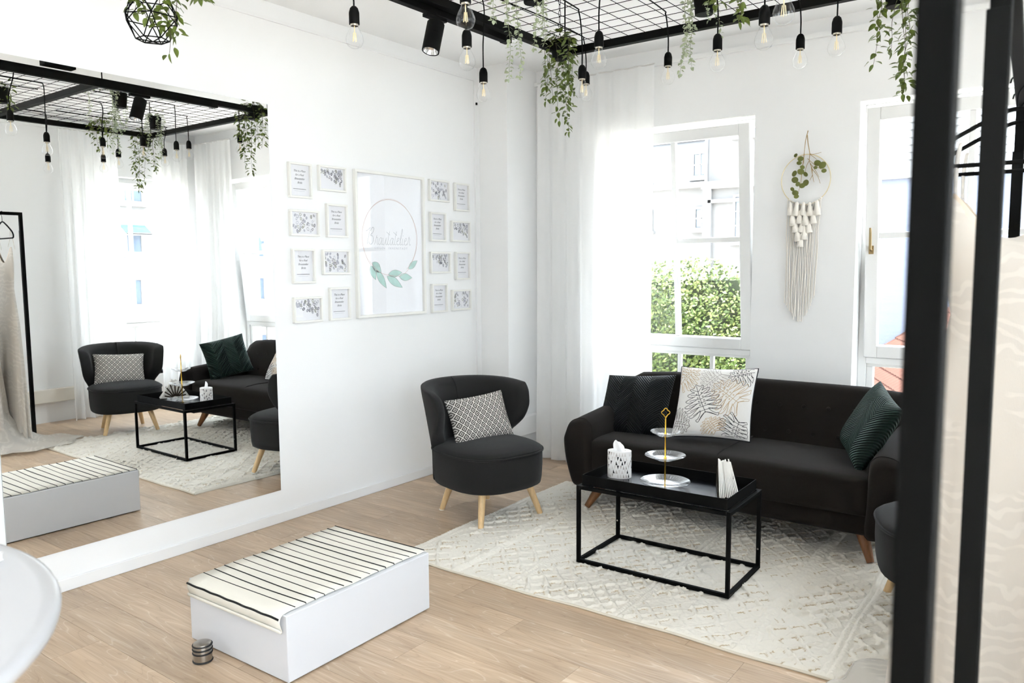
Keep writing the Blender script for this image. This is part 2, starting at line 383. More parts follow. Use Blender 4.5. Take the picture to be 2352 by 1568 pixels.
# ------------------------------------------------------------------ windows
def window(name, M, w, z0, z1, label, tilt=0.0, handle='left', glass=None):
    glass = glass or GLASS
    """local x across the opening (0..w), local y outward, z up; M puts the local frame on the wall face"""
    root = bpy.data.objects.new(name, None); COL.objects.link(root); root.matrix_world = M; root['kind'] = 'structure'; root['label'] = label
    yf = 0.15; t = 0.05; zt = max(0.90, z0+0.35)
    # fixed outer frame with transom
    f = MB()
    f.box(0, t, yf, yf+0.07, z0, z1); f.box(w-t, w, yf, yf+0.07, z0, z1)
    f.box(t, w-t, yf, yf+0.07, z1-t, z1); f.box(t, w-t, yf, yf+0.07, z0, z0+t); f.box(t, w-t, yf-0.008, yf+0.07, zt-0.015, zt+0.025)
    f.build('window_frame', PVC, root, bevel=0.004)
    # lower fixed light with four panes
    low = MB(); a, b_ = t, w-t
    low.box(a, b_, yf+0.015, yf+0.06, zt-0.035, zt-0.015); low.box(a, b_, yf+0.015, yf+0.06, z0+t, z0+t+0.04)
    low.box(a, a+0.04, yf+0.015, yf+0.06, z0+t+0.04, zt-0.035); low.box(b_-0.04, b_, yf+0.015, yf+0.06, z0+t+0.04, zt-0.035)
    low.build('lower_sash', PVC, root, bevel=0.003)
    xs = [a+0.04+(b_-a-0.08)*k/4 for k in range(5)]
    for k in range(1, 4):
        MB().box(xs[k]-0.014, xs[k]+0.014, yf+0.02, yf+0.05, z0+t+0.04, zt-0.035).build('glazing_bar', PVC, root, bevel=0.003)
    MB().box(xs[0], xs[4], yf+0.034, yf+0.038, z0+t+0.03, zt-0.03).build('pane', glass, root)
    # upper sash, tilted inwards about its bottom edge
    sash = bpy.data.objects.new('sash', None); COL.objects.link(sash); sash.parent = root
    sash.location = (0, yf, zt+0.027); sash.rotation_euler = (tilt, 0, 0)
    h = z1-t-(zt+0.027)+0.01; s0, s1 = t-0.012, w-t+0.012; sw = 0.075
    s = MB(); s.box(s0, s0+sw, -0.02, 0.045, 0, h); s.box(s1-sw, s1, -0.02, 0.045, 0, h)
    s.box(s0+sw, s1-sw, -0.02, 0.045, h-sw, h); s.box(s0+sw, s1-sw, -0.02, 0.045, 0, sw)
    s.build('sash_frame', PVC, sash, bevel=0.005)
    mx = (s0+s1)/2; mz = h/2
    MB().box(mx-0.017, mx+0.017, -0.01, 0.03, sw, h-sw).build('glazing_bar', PVC, sash, bevel=0.003)
    MB().box(s0+sw, s1-sw, -0.009, 0.029, mz-0.017, mz+0.017).build('glazing_bar', PVC, sash, bevel=0.003)
    MB().box(s0+sw-0.01, s1-sw+0.01, 0.008, 0.012, sw-0.01, h-sw+0.01).build('pane', glass, sash)
    hx = s0+sw/2 if handle == 'left' else s1-sw/2
    hd = MB(); hd.box(hx-0.013, hx+0.013, -0.034, -0.02, mz-0.11, mz-0.06)
    hd.tube([(hx, -0.032, mz-0.085), (hx, -0.055, mz-0.08), (hx, -0.058, mz+0.05)], [0.009, 0.009, 0.007], 8)
    hd.build('window_handle', mat('bronze_handle', 'a08a62', 0.35, metal=0.6), sash, smooth=True)
    MB().box(-0.0, w, 0.0, 0.15, z0-0.02, z0).build('window_sill', TRIM, root)
    return root
TILT = -0.0  # set below through the rotation sign
def Mback(x0): return Matrix.Translation((x0, YB, 0))
def Mright(y1): return Matrix.Translation((XR, y1, 0)) @ Matrix.Rotation(-PI/2, 4, 'Z')
def Mfront(x1): return Matrix.Translation((x1, YF, 0)) @ Matrix.Rotation(PI, 4, 'Z')
window('window_1', Mback(0.84), 1.165, WZ0, WZ1, 'white tilted window between the left curtain and the macrame hanging', tilt=0.088)
window('window_2', Mback(2.643), 1.177, WZ0, WZ1, 'white window right of the macrame hanging', tilt=0.088)
window('window_3', Mright(4.95), 1.15, WZ0, WZ1, 'white curtained window in the side wall seen in the mirror')
window('added_window_7', Mright(2.25), 0.90, 1.30, 2.60, 'small high white window added unseen for daylight in the side wall behind the clothes racks')  # added unseen window, lets in light for the back-left corner
window('added_window_4', Mright(1.15), 1.30, 0.12, 2.80, 'tall white window added unseen for daylight in the side wall beside the viewer')  # unseen window added to bring more daylight into the room
window('added_window_5', Mright(-0.35), 1.30, 0.12, 2.80, 'tall white window added unseen for daylight in the side wall behind the viewer')  # another unseen window, added only for its daylight
def Mleft(y0): return Matrix.Translation((0, y0, 0)) @ Matrix.Rotation(PI/2, 4, 'Z')
window('added_window_6', Mleft(-1.55), 1.15, 0.60, 2.60, 'white window added unseen for daylight in the mirror wall behind the viewer')  # unseen, added so light reaches the side wall from the left

# ------------------------------------------------------------------ curtains
SHEER = sheer('sheer_white_voile', 'fdfdfc', trans=0.10, transl=0.45, bump=0.05)
SHEER2 = sheer('heavier_white_voile', 'f1efec', trans=0.14, transl=0.5)
def curtain(name, label, A, B, nrm, waves, amp, seed, m, flare=0.10, top=2.88):
    r = random.Random(seed)
    A, B, nrm = np.array(A, float), np.array(B, float), np.array(nrm, float)
    base = (A+B)/2
    root = thing(name, label, 'curtain', (base[0], base[1], 0))
    ph = [r.uniform(0, 6.28) for _ in range(4)]
    nu, nv = 40*waves//4+24, 40
    P = np.zeros((nu, nv, 3))
    for i in range(nu):
        u = i/(nu-1)
        for j in range(nv):
            v = j/(nv-1); z = top*(1-v)+0.004
            fold = math.sin(2*PI*waves*u+ph[0]+0.6*math.sin(2*PI*u*1.3+ph[1])) + 0.35*math.sin(2*PI*waves*2.1*u+ph[2])
            k = amp*(0.45+0.75*v)
            d = k*fold + flare*max(0, v-0.55)**2*2.2*(0.6+0.4*math.sin(3*u+ph[3]))
            uu = u + 0.010*math.sin(2*PI*waves*u+ph[3])*v
            p = A+(B-A)*uu+nrm*d-base
            P[i, j] = (p[0], p[1], z)
            if v > 0.985: P[i, j, 2] = 0.004+0.004*abs(math.sin(9*u+ph[1]))
    MB().grid(P).build('drape', m, root, smooth=True)
    mb = MB(); a = A-base; b_ = B-base
    mb.tube([(*(A+(B-A)*t+nrm*amp*0.45*math.sin(2*PI*waves*t+ph[0])-base)[:2], top+0.002) for t in np.linspace(0, 1, 60)], 0.006, 6)
    mb.build('heading_tape', SHEER2, root, smooth=True)
    return root
curtain('curtain', 'white voile curtain hanging left of the tilted window behind the sofa', (0.365, 4.985, 0), (1.335, 4.985, 0), (0, -1, 0), 7, 0.018, 3, SHEER)
curtain('curtain', 'white voile curtain in the far corner, above the green cushion in the mirror', (3.64, 4.985, 0), (4.33, 4.985, 0), (0, -1, 0), 6, 0.026, 5, SHEER)
curtain('curtain', 'white voile curtain nearest the black clothes rack in the mirror', (4.34, 3.56, 0), (4.34, 4.13, 0), (-1, 0, 0), 6, 0.03, 8, SHEER)
curtain('curtain', 'white voile curtain between the side window and the far corner in the mirror', (4.34, 4.50, 0), (4.34, 4.90, 0), (-1, 0, 0), 4, 0.03, 11, SHEER)
# ------------------------------------------------------------------ big frameless mirror
MIRROR = bpy.data.materials.new('silvered_mirror'); MIRROR.use_nodes = True
_b = MIRROR.node_tree.nodes['Principled BSDF']; _b.inputs['Base Color'].default_value = (0.965, 0.975, 0.972, 1); _b.inputs['Metallic'].default_value = 1; _b.inputs['Roughness'].default_value = 0.0
mr_ = thing('wall_mirror', 'huge frameless rectangular mirror on the white wall', 'mirror', (0.0, 2.074, 0.195))
MB().box(0.0005, 0.0045, -0.727, 0.727, 0, 2.235).build('backing', mat('mirror_edge', '6f7a76', 0.4), mr_)
MB().box(0.0046, 0.0066, -0.727, 0.727, 0, 2.235).build('mirror_glass', MIRROR, mr_)

# ------------------------------------------------------------------ picture frames
FRAME_M = mat('cream_white_frame', 'efeee8', 0.45)
PAPER = mat('print_paper', 'f0f0f3', 0.8)
INK = mat('dark_grey_ink', '5d5d63', 0.8); INKL = mat('pale_grey_ink', 'b9bac4', 0.8); INKM = mat('mid_grey_ink', '8a878e', 0.8); INKG = mat('olive_grey_ink', '97977f', 0.8)
PICGLASS = thin_glass('picture_glass', refl=1.0)
def frame_body(root, w, h, bw, depth):
    """local y along the wall, z up, x out of the wall; origin at the frame's centre"""
    for nm, bx in (('frame_bar', (0.001, depth, -w/2, w/2, h/2-bw, h/2)), ('frame_bar', (0.001, depth, -w/2, w/2, -h/2, -h/2+bw)),
                   ('frame_bar', (0.001, depth, -w/2, -w/2+bw, -h/2+bw, h/2-bw)), ('frame_bar', (0.001, depth, w/2-bw, w/2, -h/2+bw, h/2-bw))):
        MB().box(*bx).build(nm, FRAME_M, root, bevel=0.0015)
    MB().box(0.001, 0.006, -w/2+bw, w/2-bw, -h/2+bw, h/2-bw).build('print', PAPER, root)
    MB().box(depth*0.55, depth*0.55+0.0015, -w/2+bw, w/2-bw, -h/2+bw, h/2-bw).build('glass_pane', PICGLASS, root)

# one shared piece of lettering for the eight quote prints
def text_data(name, body, size, shear=0.0, extr=0.0002, spacing=1.0, line=1.0):
    c = bpy.data.curves.new(name, 'FONT'); c.body = body; c.size = size; c.align_x = 'CENTER'; c.align_y = 'CENTER'
    c.shear = shear; c.extrude = extr; c.space_character = spacing; c.space_line = line
    return c
def text_mesh(c, m):
    o = bpy.data.objects.new('tmp', c); COL.objects.link(o); bpy.context.view_layer.update()
    me = bpy.data.meshes.new_from_object(o.evaluated_get(bpy.context.evaluated_depsgraph_get()))
    bpy.data.objects.remove(o); bpy.data.curves.remove(c); me.materials.clear(); me.materials.append(m); me.name = 'lettering'
    return me
QUOTE_C = text_data('quote_lettering', 'This is a Place\nfor a Real\nBrautatelier\nBride', 0.0172, 0.35, 0.0001, 0.92, 1.32)
QUOTE = text_mesh(QUOTE_C, INK)
RX = Matrix(((0, 0, 1, 0), (1, 0, 0, 0), (0, 1, 0, 0), (0, 0, 0, 1)))   # text x->wall y, text y->z, normal->+x

def quote_frame(yc, zc, label):
    w, h = 0.166, 0.205
    t = thing('picture_frame', label, 'picture frame', (0, yc, zc), group='framed quote prints')
    frame_body(t, w, h, 0.012, 0.024)
    o = bpy.data.objects.new('lettering', QUOTE); COL.objects.link(o); o.parent = t; o.matrix_local = Matrix.Translation((0.0064, 0.002, 0.022)) @ RX
    MB().box(0.006, 0.0064, -0.047, 0.047, -0.0505, -0.048).build('underline', INK, t)
    MB().box(0.006, 0.0063, -0.038, 0.038, -0.0615, -0.0603).build('underline', INKL, t)

def leaf_print(t, w, h, seed, dark):
    r = random.Random(seed); mb = MB()
    n = 34
    mis = [0, 1, 2, 3] if dark else [1, 1, 2, 3]
    pts = []
    for k in range(n):
        for _ in range(30):
            y, z = r.uniform(-w/2+0.012, w/2-0.012), r.uniform(-h/2+0.012, h/2-0.012)
            if dark and (z < -h*0.05-y*0.4): continue
            if all((y-a)**2+(z-b)**2 > 0.011**2 for a, b in pts): break
        else: continue
        pts.append((y, z))
        a, b_ = r.uniform(0.006, 0.0085), r.uniform(0.0085, 0.0125); th = r.uniform(-0.8, 0.8)
        k1 = r.uniform(0.45, 0.8); mi = r.choice(mis)
        N_ = 14; vs = []
        for rr in (1.0, k1):
            for i in range(N_):
                p = 2*PI*i/N_; u, v = a*rr*math.cos(p), b_*rr*math.sin(p)
                vs.append((0.0063, y+u*math.cos(th)-v*math.sin(th), z+u*math.sin(th)+v*math.cos(th)))
        mb.add(vs, [(i, (i+1) % N_, N_+(i+1) % N_, N_+i) for i in range(N_)], mi)
        if r.random() < 0.6:
            mb.add([(0.0062, *v[1:]) for v in vs[N_:]], [tuple(range(N_))], 1)
    for k in range(7):
        y0, z0 = r.choice(pts); y1, z1 = y0+r.uniform(-0.03, 0.03), z0+r.uniform(-0.03, 0.03)
        y1 = max(-w/2+.01, min(w/2-.01, y1)); z1 = max(-h/2+.01, min(h/2-.01, z1))
        mb.tube([(0.0062, y0, z0), (0.0062, (y0+y1)/2+0.003, (z0+z1)/2), (0.0062, y1, z1)], 0.0004, 4, mi=2)
    mb.build('leaf_drawing', [INK, INKL, INKM, INKG], t)

def leaf_frame(yc, zc, seed, dark, label):
    w, h = 0.215, 0.153
    t = thing('picture_frame', label, 'picture frame', (0, yc, zc), group='framed leaf prints')
    frame_body(t, w, h, 0.012, 0.024)
    leaf_print(t, w-0.024, h-0.024, seed, dark)

quote_frame(3.008, 2.022, 'white framed quote print at the top, nearest the mirror')
quote_frame(3.281, 1.797, 'white framed quote print left of the large poster, second row')
quote_frame(3.015, 1.518, 'white framed quote print nearest the mirror, third row down')
quote_frame(3.286, 1.282, 'white framed quote print at the bottom left corner of the large poster')
quote_frame(4.488, 2.023, 'white framed quote print at the top right end of the wall')
quote_frame(4.218, 1.795, 'white framed quote print right of the large poster, second row')
quote_frame(4.488, 1.516, 'white framed quote print at the right end, third row')
quote_frame(4.222, 1.284, 'white framed quote print at the bottom right corner of the large poster')
leaf_frame(3.252, 2.052, 1, True, 'white framed leaf print at the top left of the large poster')
leaf_frame(3.031, 1.773, 2, False, 'white framed pale leaf print nearest the mirror, second row')
leaf_frame(3.266, 1.542, 3, False, 'white framed pale leaf print left of the large poster, third row')
leaf_frame(3.036, 1.256, 4, True, 'white framed dark leaf print nearest the mirror, bottom row')
leaf_frame(4.238, 2.052, 5, False, 'white framed pale leaf print at the top right of the large poster')
leaf_frame(4.470, 1.770, 6, True, 'white framed dark leaf print at the right end, second row')
leaf_frame(4.239, 1.540, 7, True, 'white framed dark leaf print right of the large poster, third row')
leaf_frame(4.468, 1.262, 8, False, 'white framed pale leaf print at the bottom right end of the wall')

# large logo poster
pt = thing('poster_frame', 'large white framed poster with a leafy ring logo and script lettering', 'picture frame', (0, 3.749, 1.656))
frame_body(pt, 0.642, 0.950, 0.018, 0.028)
ROSE = mat('rose_gold_ink', 'c9aaa0', 0.6); TEAL = mat('mint_watercolour', 'a9cfc6', 0.7, var=0.15, vscale=18); TEALD = mat('deep_mint_ink', '6fa39a', 0.7)
mb = MB(); mb.tube([(0.0064, 0.256*math.cos(t), 0.046+0.256*math.sin(t)) for t in np.linspace(-0.95, PI+0.78, 90)], 0.0014, 5)
mb.tube([(0.0064, 0.250*math.cos(t), 0.046+0.262*math.sin(t)) for t in np.linspace(-0.7, PI+0.70, 90)], 0.0007, 5)
mb.build('ring_drawing', ROSE, pt, smooth=True)
LV = [(-0.187, -0.137, -0.143, -0.23, .024), (-0.17, -0.115, -0.093, -0.182, .030), (-0.138, -0.166, -0.047, -0.288, .026), (-0.028, -0.196, 0.103, -0.184, .024),
      (-0.042, -0.208, 0.104, -0.287, .027), (0.073, -0.21, 0.2, -0.222, .025), (0.165, -0.159, 0.255, -0.103, .022)]
for (y0, z0, y1, z1, wd) in LV:
    d = np.array([y1-y0, z1-z0]); n = np.array([-d[1], d[0]])/np.linalg.norm(d)
    ring = []
    for s_ in (1, -1):
        for t in (np.linspace(0, 1, 11)[:-1] if s_ == 1 else np.linspace(1, 0, 11)[:-1]):
            q = np.array([y0, z0])+d*t+n*s_*wd*math.sin(PI*t**0.85)
            ring.append(q)
    lf = MB(); lf.add([(0.0063, *q) for q in ring], [tuple(range(len(ring)))]); lf.build('printed_leaf', TEAL, pt)
    MB().tube([(0.0065, *q) for q in ring], 0.0010, 4, closed=True).build('leaf_outline', mat('leaf_outline_ink', '8d8a86', 0.7), pt)
mb = MB(); mb.tube(catmull([(0.0064, -0.20, -0.10), (0.0064, -0.15, -0.15), (0.0064, -0.08, -0.19), (0.0064, 0.02, -0.205), (0.0064, 0.10, -0.205), (0.0064, 0.17, -0.16)]), 0.0012, 5); mb.build('twig_drawing', ROSE, pt, smooth=True)
GL = {'B': (1.25, [[(-.3, 1.6), (.05, 1.75), (.4, 2.05)], [(.42, 2.0), (.22, 1.0), (0, 0)], [(.48, 1.65), (.75, 2.05), (1.0, 2.0), (.9, 1.5), (.5, 1.12), (.9, 1.0), (1.02, .5), (.75, .03), (.4, .1), (.3, .35)]]),
      'r': (.62, [[(0, 0), (.2, .6), (.32, 1.1), (.27, .88), (.5, .8), (.42, .3), (.5, .02), (.7, .12)]]),
      'a': (.75, [[(.55, .75), (.35, .85), (.1, .5), (.1, .1), (.3, .0), (.5, .4), (.6, .85), (.52, .3), (.6, .0), (.8, .12)]]),
      'u': (.75, [[(.05, .85), (0, .3), (.1, 0), (.3, .1), (.5, .6), (.57, .88), (.5, .3), (.6, 0), (.8, .12)]]),
      't': (.45, [[(.35, 1.7), (.18, .8), (.1, .2), (.2, 0), (.45, .12)], [(-.2, 1.6), (.45, 1.2)]]),
      'e': (.55, [[(.05, .4), (.35, .6), (.4, .85), (.2, .85), (.05, .4), (.15, .05), (.35, .02), (.6, .2)]]),
      'l': (.42, [[(.05, .3), (.35, 1.3), (.42, 1.9), (.3, 1.95), (.15, 1.0), (.1, .15), (.2, 0), (.45, .15)]]),
      'i': (.38, [[(.12, .85), (.05, .3), (.12, 0), (.4, .15)], [(.16, 1.15), (.2, 1.22)]])}
mb = MB(); xx = 0; sc = 0.0535
for ch in 'Brautatelier':
    adv, st = GL[ch]
    for p in st:
        q = catmull([(0.0064, -0.215+sc*(xx+a+0.10*b_)*1.0, 0.002+sc*b_) for a, b_ in p], 6)
        mb.tube(q, 0.0011 if ch == 'B' else 0.0009, 4)
    xx += adv
mb.build('script_lettering', mat('script_ink', '8f8f97', 0.7), pt)
o = bpy.data.objects.new('small_lettering', text_mesh(text_data('small_lettering', 'SIEGEN  INNENSTADT', 0.021, 0, 0.0001, 1.55), INKL)); COL.objects.link(o)
o.parent = pt; o.matrix_local = Matrix.Translation((0.0064, 0.005, -0.022)) @ RX

# small black hook on the end batten
hk = MB(); hk.box(0, 0.012, -0.006, 0.006, -0.009, 0.009)
o = hk.build('wall_hook', BLACKM, None, bevel=0.002); o.location = (0.014, 4.665, 2.73); tag(o, 'tiny black hook at the top of the batten right of the prints', 'hook')

# ------------------------------------------------------------------ macrame hanging
COTTON = mat('natural_cotton_cord', 'faf4ea', 0.9, bump=0.5, bscale=420, spec=0.1)
mc = thing('macrame_hanging', 'cream macrame wall hanging with tassels on a thin gold ring', 'wall hanging', (2.338, YB, 2.036))
MB().tube([(0.150*math.cos(t), -0.012, 0.155*math.sin(t)) for t in np.linspace(0, 2*PI, 73)[:-1]], 0.0028, 8, closed=True).build('ring', mat('pale_gold_ring', 'e6d9b4', 0.35, metal=0.5), mc, smooth=True)
r = random.Random(4)
for k in range(22):
    f = k/21; x = -0.105+0.20*f
    zt = -math.sqrt(max(0.0, 0.155**2-(x*1.02)**2))
    zb = -0.155-(0.62+0.05*math.sin(PI*f)+0.10*math.sin(PI*f)*r.uniform(0.5, 1.0))+0.05*f
    pts = [(x+r.uniform(-0.002, 0.002), -0.010-0.003*(k % 2), zt)]
    for j in range(1, 7):
        z = zt+(zb-zt)*j/6
        pts.append((x*(1-0.08*j/6)-0.012*j/6+r.uniform(-0.004, 0.004), -0.011-0.003*(k % 2)-r.uniform(0, 0.003), z))
    rr = [0.0026]*(len(pts)-1)+[0.0036]
    MB().tube(catmull(pts, 4), 0.0027, 6).build('cord', COTTON, mc, smooth=True)
kn = MB()
for k in range(17):
    a = math.radians(-130+80*k/16)
    kn.lathe([(0.002, -0.006), (0.006, -0.003), (0.006, 0.003), (0.002, 0.006)], 8, (0.152*math.cos(a), -0.012, 0.156*math.sin(a)))
kn.build('knot_row', COTTON, mc, smooth=True)
tas = MB(); tas.lathe([(0.003, 0.028), (0.008, 0.020), (0.0075, 0.012), (0.010, 0.006), (0.013, -0.01), (0.0165, -0.034), (0.013, -0.036)], 12)
tas_me = tas.mesh('tassel'); fix_normals(tas_me); tas_me.materials.append(COTTON); tas_me.shade_smooth()
for rw, (n, z) in enumerate(((5, -0.175), (4, -0.232), (3, -0.283), (2, -0.328), (1, -0.375))):
    for k in range(n):
        x = (k-(n-1)/2)*0.041-0.004-0.003*rw
        inst('tassel', tas_me, mc, Matrix.Translation((x+r.uniform(-.003, .003), -0.030-0.002*(rw % 2), z+r.uniform(-.005, .005))) @ Matrix.Rotation(r.uniform(-0.12, 0.12), 4, 'Y') @ Matrix.Scale(r.uniform(1.25, 1.45), 4))
# branch tucked into the ring
TWIG = mat('dry_twig', 'a98d5c', 0.8); OLIVE = mat('olive_eucalyptus_leaf', '6a6f2c', 0.55, var=0.35, vscale=60)
br = thing('dried_branch', 'dried eucalyptus branch with round olive leaves on the macrame ring', 'branch', (2.338, YB, 2.036))
STEMS = [[(0.01, 0.298), (-0.002, 0.235), (-0.008, 0.16), (-0.01, 0.099)], [(-0.008, 0.16), (-0.013, 0.099), (-0.021, 0.031), (-0.029, -0.03), (-0.043, -0.084)], [(0.007, 0.272), (0.014, 0.211), (0.023, 0.157), (0.022, 0.111), (0.04, 0.064), (0.045, 0.026)], [(0.012, 0.127), (0.059, 0.082), (0.104, 0.048)], [(0.023, 0.157), (0.042, 0.151), (0.093, 0.158)], [(0.023, 0.153), (0.05, 0.132), (0.069, 0.115)], [(0.032, 0.095), (0.045, 0.026), (0.056, -0.021)], [(0.022, 0.111), (0.006, 0.075), (0.003, 0.044)], [(0.04, 0.064), (0.075, 0.016), (0.092, -0.031)], [(0.04, 0.083), (0.067, 0.039), (0.083, 0.008)], [(0.045, 0.026), (0.027, -0.007)]]
for k, s_ in enumerate(STEMS):
    pts = catmull([(a, -0.024-0.006*math.sin(i+k), b_) for i, (a, b_) in enumerate(s_)], 5)
    MB().tube(pts, list(np.linspace(0.0028 if k < 3 else 0.002, 0.0011, len(pts))), 6).build('twig', TWIG, br, smooth=True)
LF = [(-0.026, 0.127, 0.031), (-0.034, 0.102, 0.026), (-0.015, 0.075, 0.025), (-0.023, 0.048, 0.036), (-0.062, 0.039, 0.034), (0.006, 0.03, 0.028), (-0.056, -0.001, 0.039), (0.01, -0.023, 0.037), (-0.037, -0.028, 0.026), (-0.012, -0.039, 0.031), (-0.054, -0.081, 0.034), (-0.071, -0.057, 0.023), (-0.045, -0.104, 0.026), (0.077, 0.093, 0.036), (0.108, 0.077, 0.039), (0.117, 0.043, 0.026), (-0.055, 0.15, 0.023), (0.066, 0.066, 0.019)]
rl = MB(); N_ = 14
vs = [(0, 0, 0.05)]+[(0.5*math.cos(2*PI*i/N_), 0.42*math.sin(2*PI*i/N_), 0.0) for i in range(N_)]
rl.add(vs, [(0, 1+i, 1+(i+1) % N_) for i in range(N_)]); rl_me = rl.mesh('leaf'); rl_me.materials.append(OLIVE); rl_me.shade_smooth()
for a, b_, s_ in LF:
    o = inst('leaf', rl_me, br, Matrix.Translation((a, -0.036-r.uniform(0, 0.01), b_)) @ Matrix.Rotation(PI/2+r.uniform(-.35, .35), 4, 'X') @ Matrix.Rotation(r.uniform(-.4, .4), 4, 'Y') @ Matrix.Rotation(r.uniform(-1, 1), 4, 'Z') @ Matrix.Scale(s_*1.2, 4))
# ------------------------------------------------------------------ upholstery
FAB_S = mat('charcoal_sofa_fabric', '231f1c', 0.95, spec=0.1, bump=0.35, bscale=700, var=0.12, vscale=300, sheen=0.06)
FAB_C = mat('slate_armchair_fabric', '282726', 0.95, spec=0.1, bump=0.35, bscale=700, var=0.14, vscale=320, sheen=0.10)
LEGD = mat('walnut_leg', '7a4f2c', 0.4, var=0.2, vscale=14, stretch=(6, 6, 1)); LEGL = mat('pale_beech_leg', 'd9b787', 0.45, var=0.12, vscale=14, stretch=(6, 6, 1))

def rounded_ring(pts, n=5):
    return catmull(pts, n, closed=True)

def make_sofa():
    s = thing('sofa', 'charcoal two-seat fabric sofa with buttoned back and walnut legs', 'sofa', (2.19, 4.45, 0))
    # base
    MB().box(-0.80, 0.80, -0.375, 0.36, 0.145, 0.30).build('base', FAB_S, s, bevel=0.035, seg=4)
    # seat
    def ring(y, sc_, dz=0.0):
        pts = []
        for x in np.linspace(-0.80, 0.80, 25): pts.append((x, y, 0.452+dz+0.012*math.cos(x/0.8*PI/2)-0.004*math.exp(-(x/0.02)**2)))
        for x in np.linspace(0.80, -0.80, 25): pts.append((x, y, 0.25))
        cx_, cz = 0, 0.35
        return [(cx_+(p[0]-cx_)*(1-(1-sc_)*0.12), p[1], cz+(p[2]-cz)*sc_) for p in pts]
    MB().loft([ring(-0.425, 0.55), ring(-0.42, 0.75), ring(-0.405, 0.90), ring(-0.37, 0.99), ring(-0.30, 1.03), ring(-0.1, 1.02), ring(0.1, 0.99), ring(0.26, 0.92)]).build('seat', FAB_S, s, smooth=True, ang=60)
    MB().tube([(0, -0.425, 0.40), (0, -0.405, 0.444), (0, -0.36, 0.464), (0, -0.25, 0.474), (0, 0.0, 0.472), (0, 0.2, 0.462)], 0.0035, 6).build('seat_seam', FAB_S, s, smooth=True)
    # arms
    for sg, nm in ((-1, 'arm'), (1, 'arm')):
        rings = []
        for y, k in ((-0.455, 0.55), (-0.45, 0.72), (-0.435, 0.88), (-0.40, 0.985), (-0.33, 1.0), (-0.1, 1.0), (0.15, 1.0), (0.33, 0.98), (0.40, 0.9), (0.42, 0.7)):
            t = (y+0.45)/0.85; zt = 0.565+0.075*t
            pts = [(0.775, 0.16), (0.780, 0.33), (0.785, zt-0.06), (0.80, zt-0.018), (0.84, zt+0.006), (0.895, zt), (0.945, zt-0.03), (0.975, zt-0.09), (0.985, 0.43), (0.972, 0.33), (0.94, 0.22), (0.905, 0.15), (0.84, 0.146)]
            pts = catmull([(a, b_, 0) for a, b_ in pts], 3, closed=True)
            c = (0.87, 0.38)
            rings.append([(sg*(c[0]+(p[0]-c[0])*k), y, c[1]+(p[1]-c[1])*(0.5+0.5*k)) for p in pts])
        a_ = MB().loft(rings).build(nm, FAB_S, s, smooth=True, ang=60)
        seam = [np.array(p)+np.array((0, -0.004, 0)) for p in rings[3]]
        MB().tube(seam, 0.0025, 5, closed=True).build('arm_seam', FAB_S, a_, smooth=True)
    # back
    rings = []
    xs = [-0.975, -0.965, -0.945, -0.90, -0.82, -0.6, -0.3, 0, 0.3, 0.6, 0.82, 0.90, 0.945, 0.965, 0.975]
    for x in xs:
        e = abs(x)/0.985; hh = (1-e**12)**0.5; th = (1-e**22)**0.5
        zt = 0.30+0.50*(0.35+0.65*hh)
        pts = [(0.17, 0.36), (0.20, 0.50), (0.25, 0.64), (0.285, zt-0.045), (0.31, zt-0.01), (0.345, zt), (0.385, zt-0.012), (0.41, zt-0.05), (0.42, 0.60), (0.415, 0.35), (0.39, 0.16), (0.30, 0.15), (0.20, 0.2)]
        pts = catmull([(a, b_, 0) for a, b_ in pts], 3, closed=True)
        rings.append([(x, 0.33+(p[0]-0.33)*(0.4+0.6*th), p[1]) for p in pts])
    bk = MB().loft(rings).build('backrest', FAB_S, s, smooth=True, ang=60)
    bt = MB(); bt.lathe([(0.0005, -0.006), (0.009, -0.006), (0.013, -0.001), (0.011, 0.004), (0.004, 0.007), (0.0005, 0.0075)], 12)
    bme = bt.mesh('button'); fix_normals(bme); bme.materials.append(FAB_S); bme.shade_smooth()
    for rw, z in enumerate((0.665, 0.515)):
        for k in range(11 if rw == 0 else 12):
            x = -0.70+0.14*k if rw == 0 else -0.77+0.14*k
            y = (0.252 if rw == 0 else 0.203)
            inst('button', bme, bk, Matrix.Translation((x, y, z)) @ Matrix.Rotation(PI/2-0.25, 4, 'X'))
    for fx, fy, tx, ty in ((-0.835, -0.385, -0.76, -0.31), (0.80, -0.355, 0.74, -0.30), (-0.80, 0.36, -0.74, 0.30), (0.80, 0.36, 0.74, 0.30)):
        MB().tube([(tx, ty, 0.165), ((tx+fx)/2, (ty+fy)/2, 0.09), (fx, fy, 0.016)], [0.036, 0.027, 0.018], 14).build('leg', LEGD, s, smooth=True)
    return s
make_sofa()

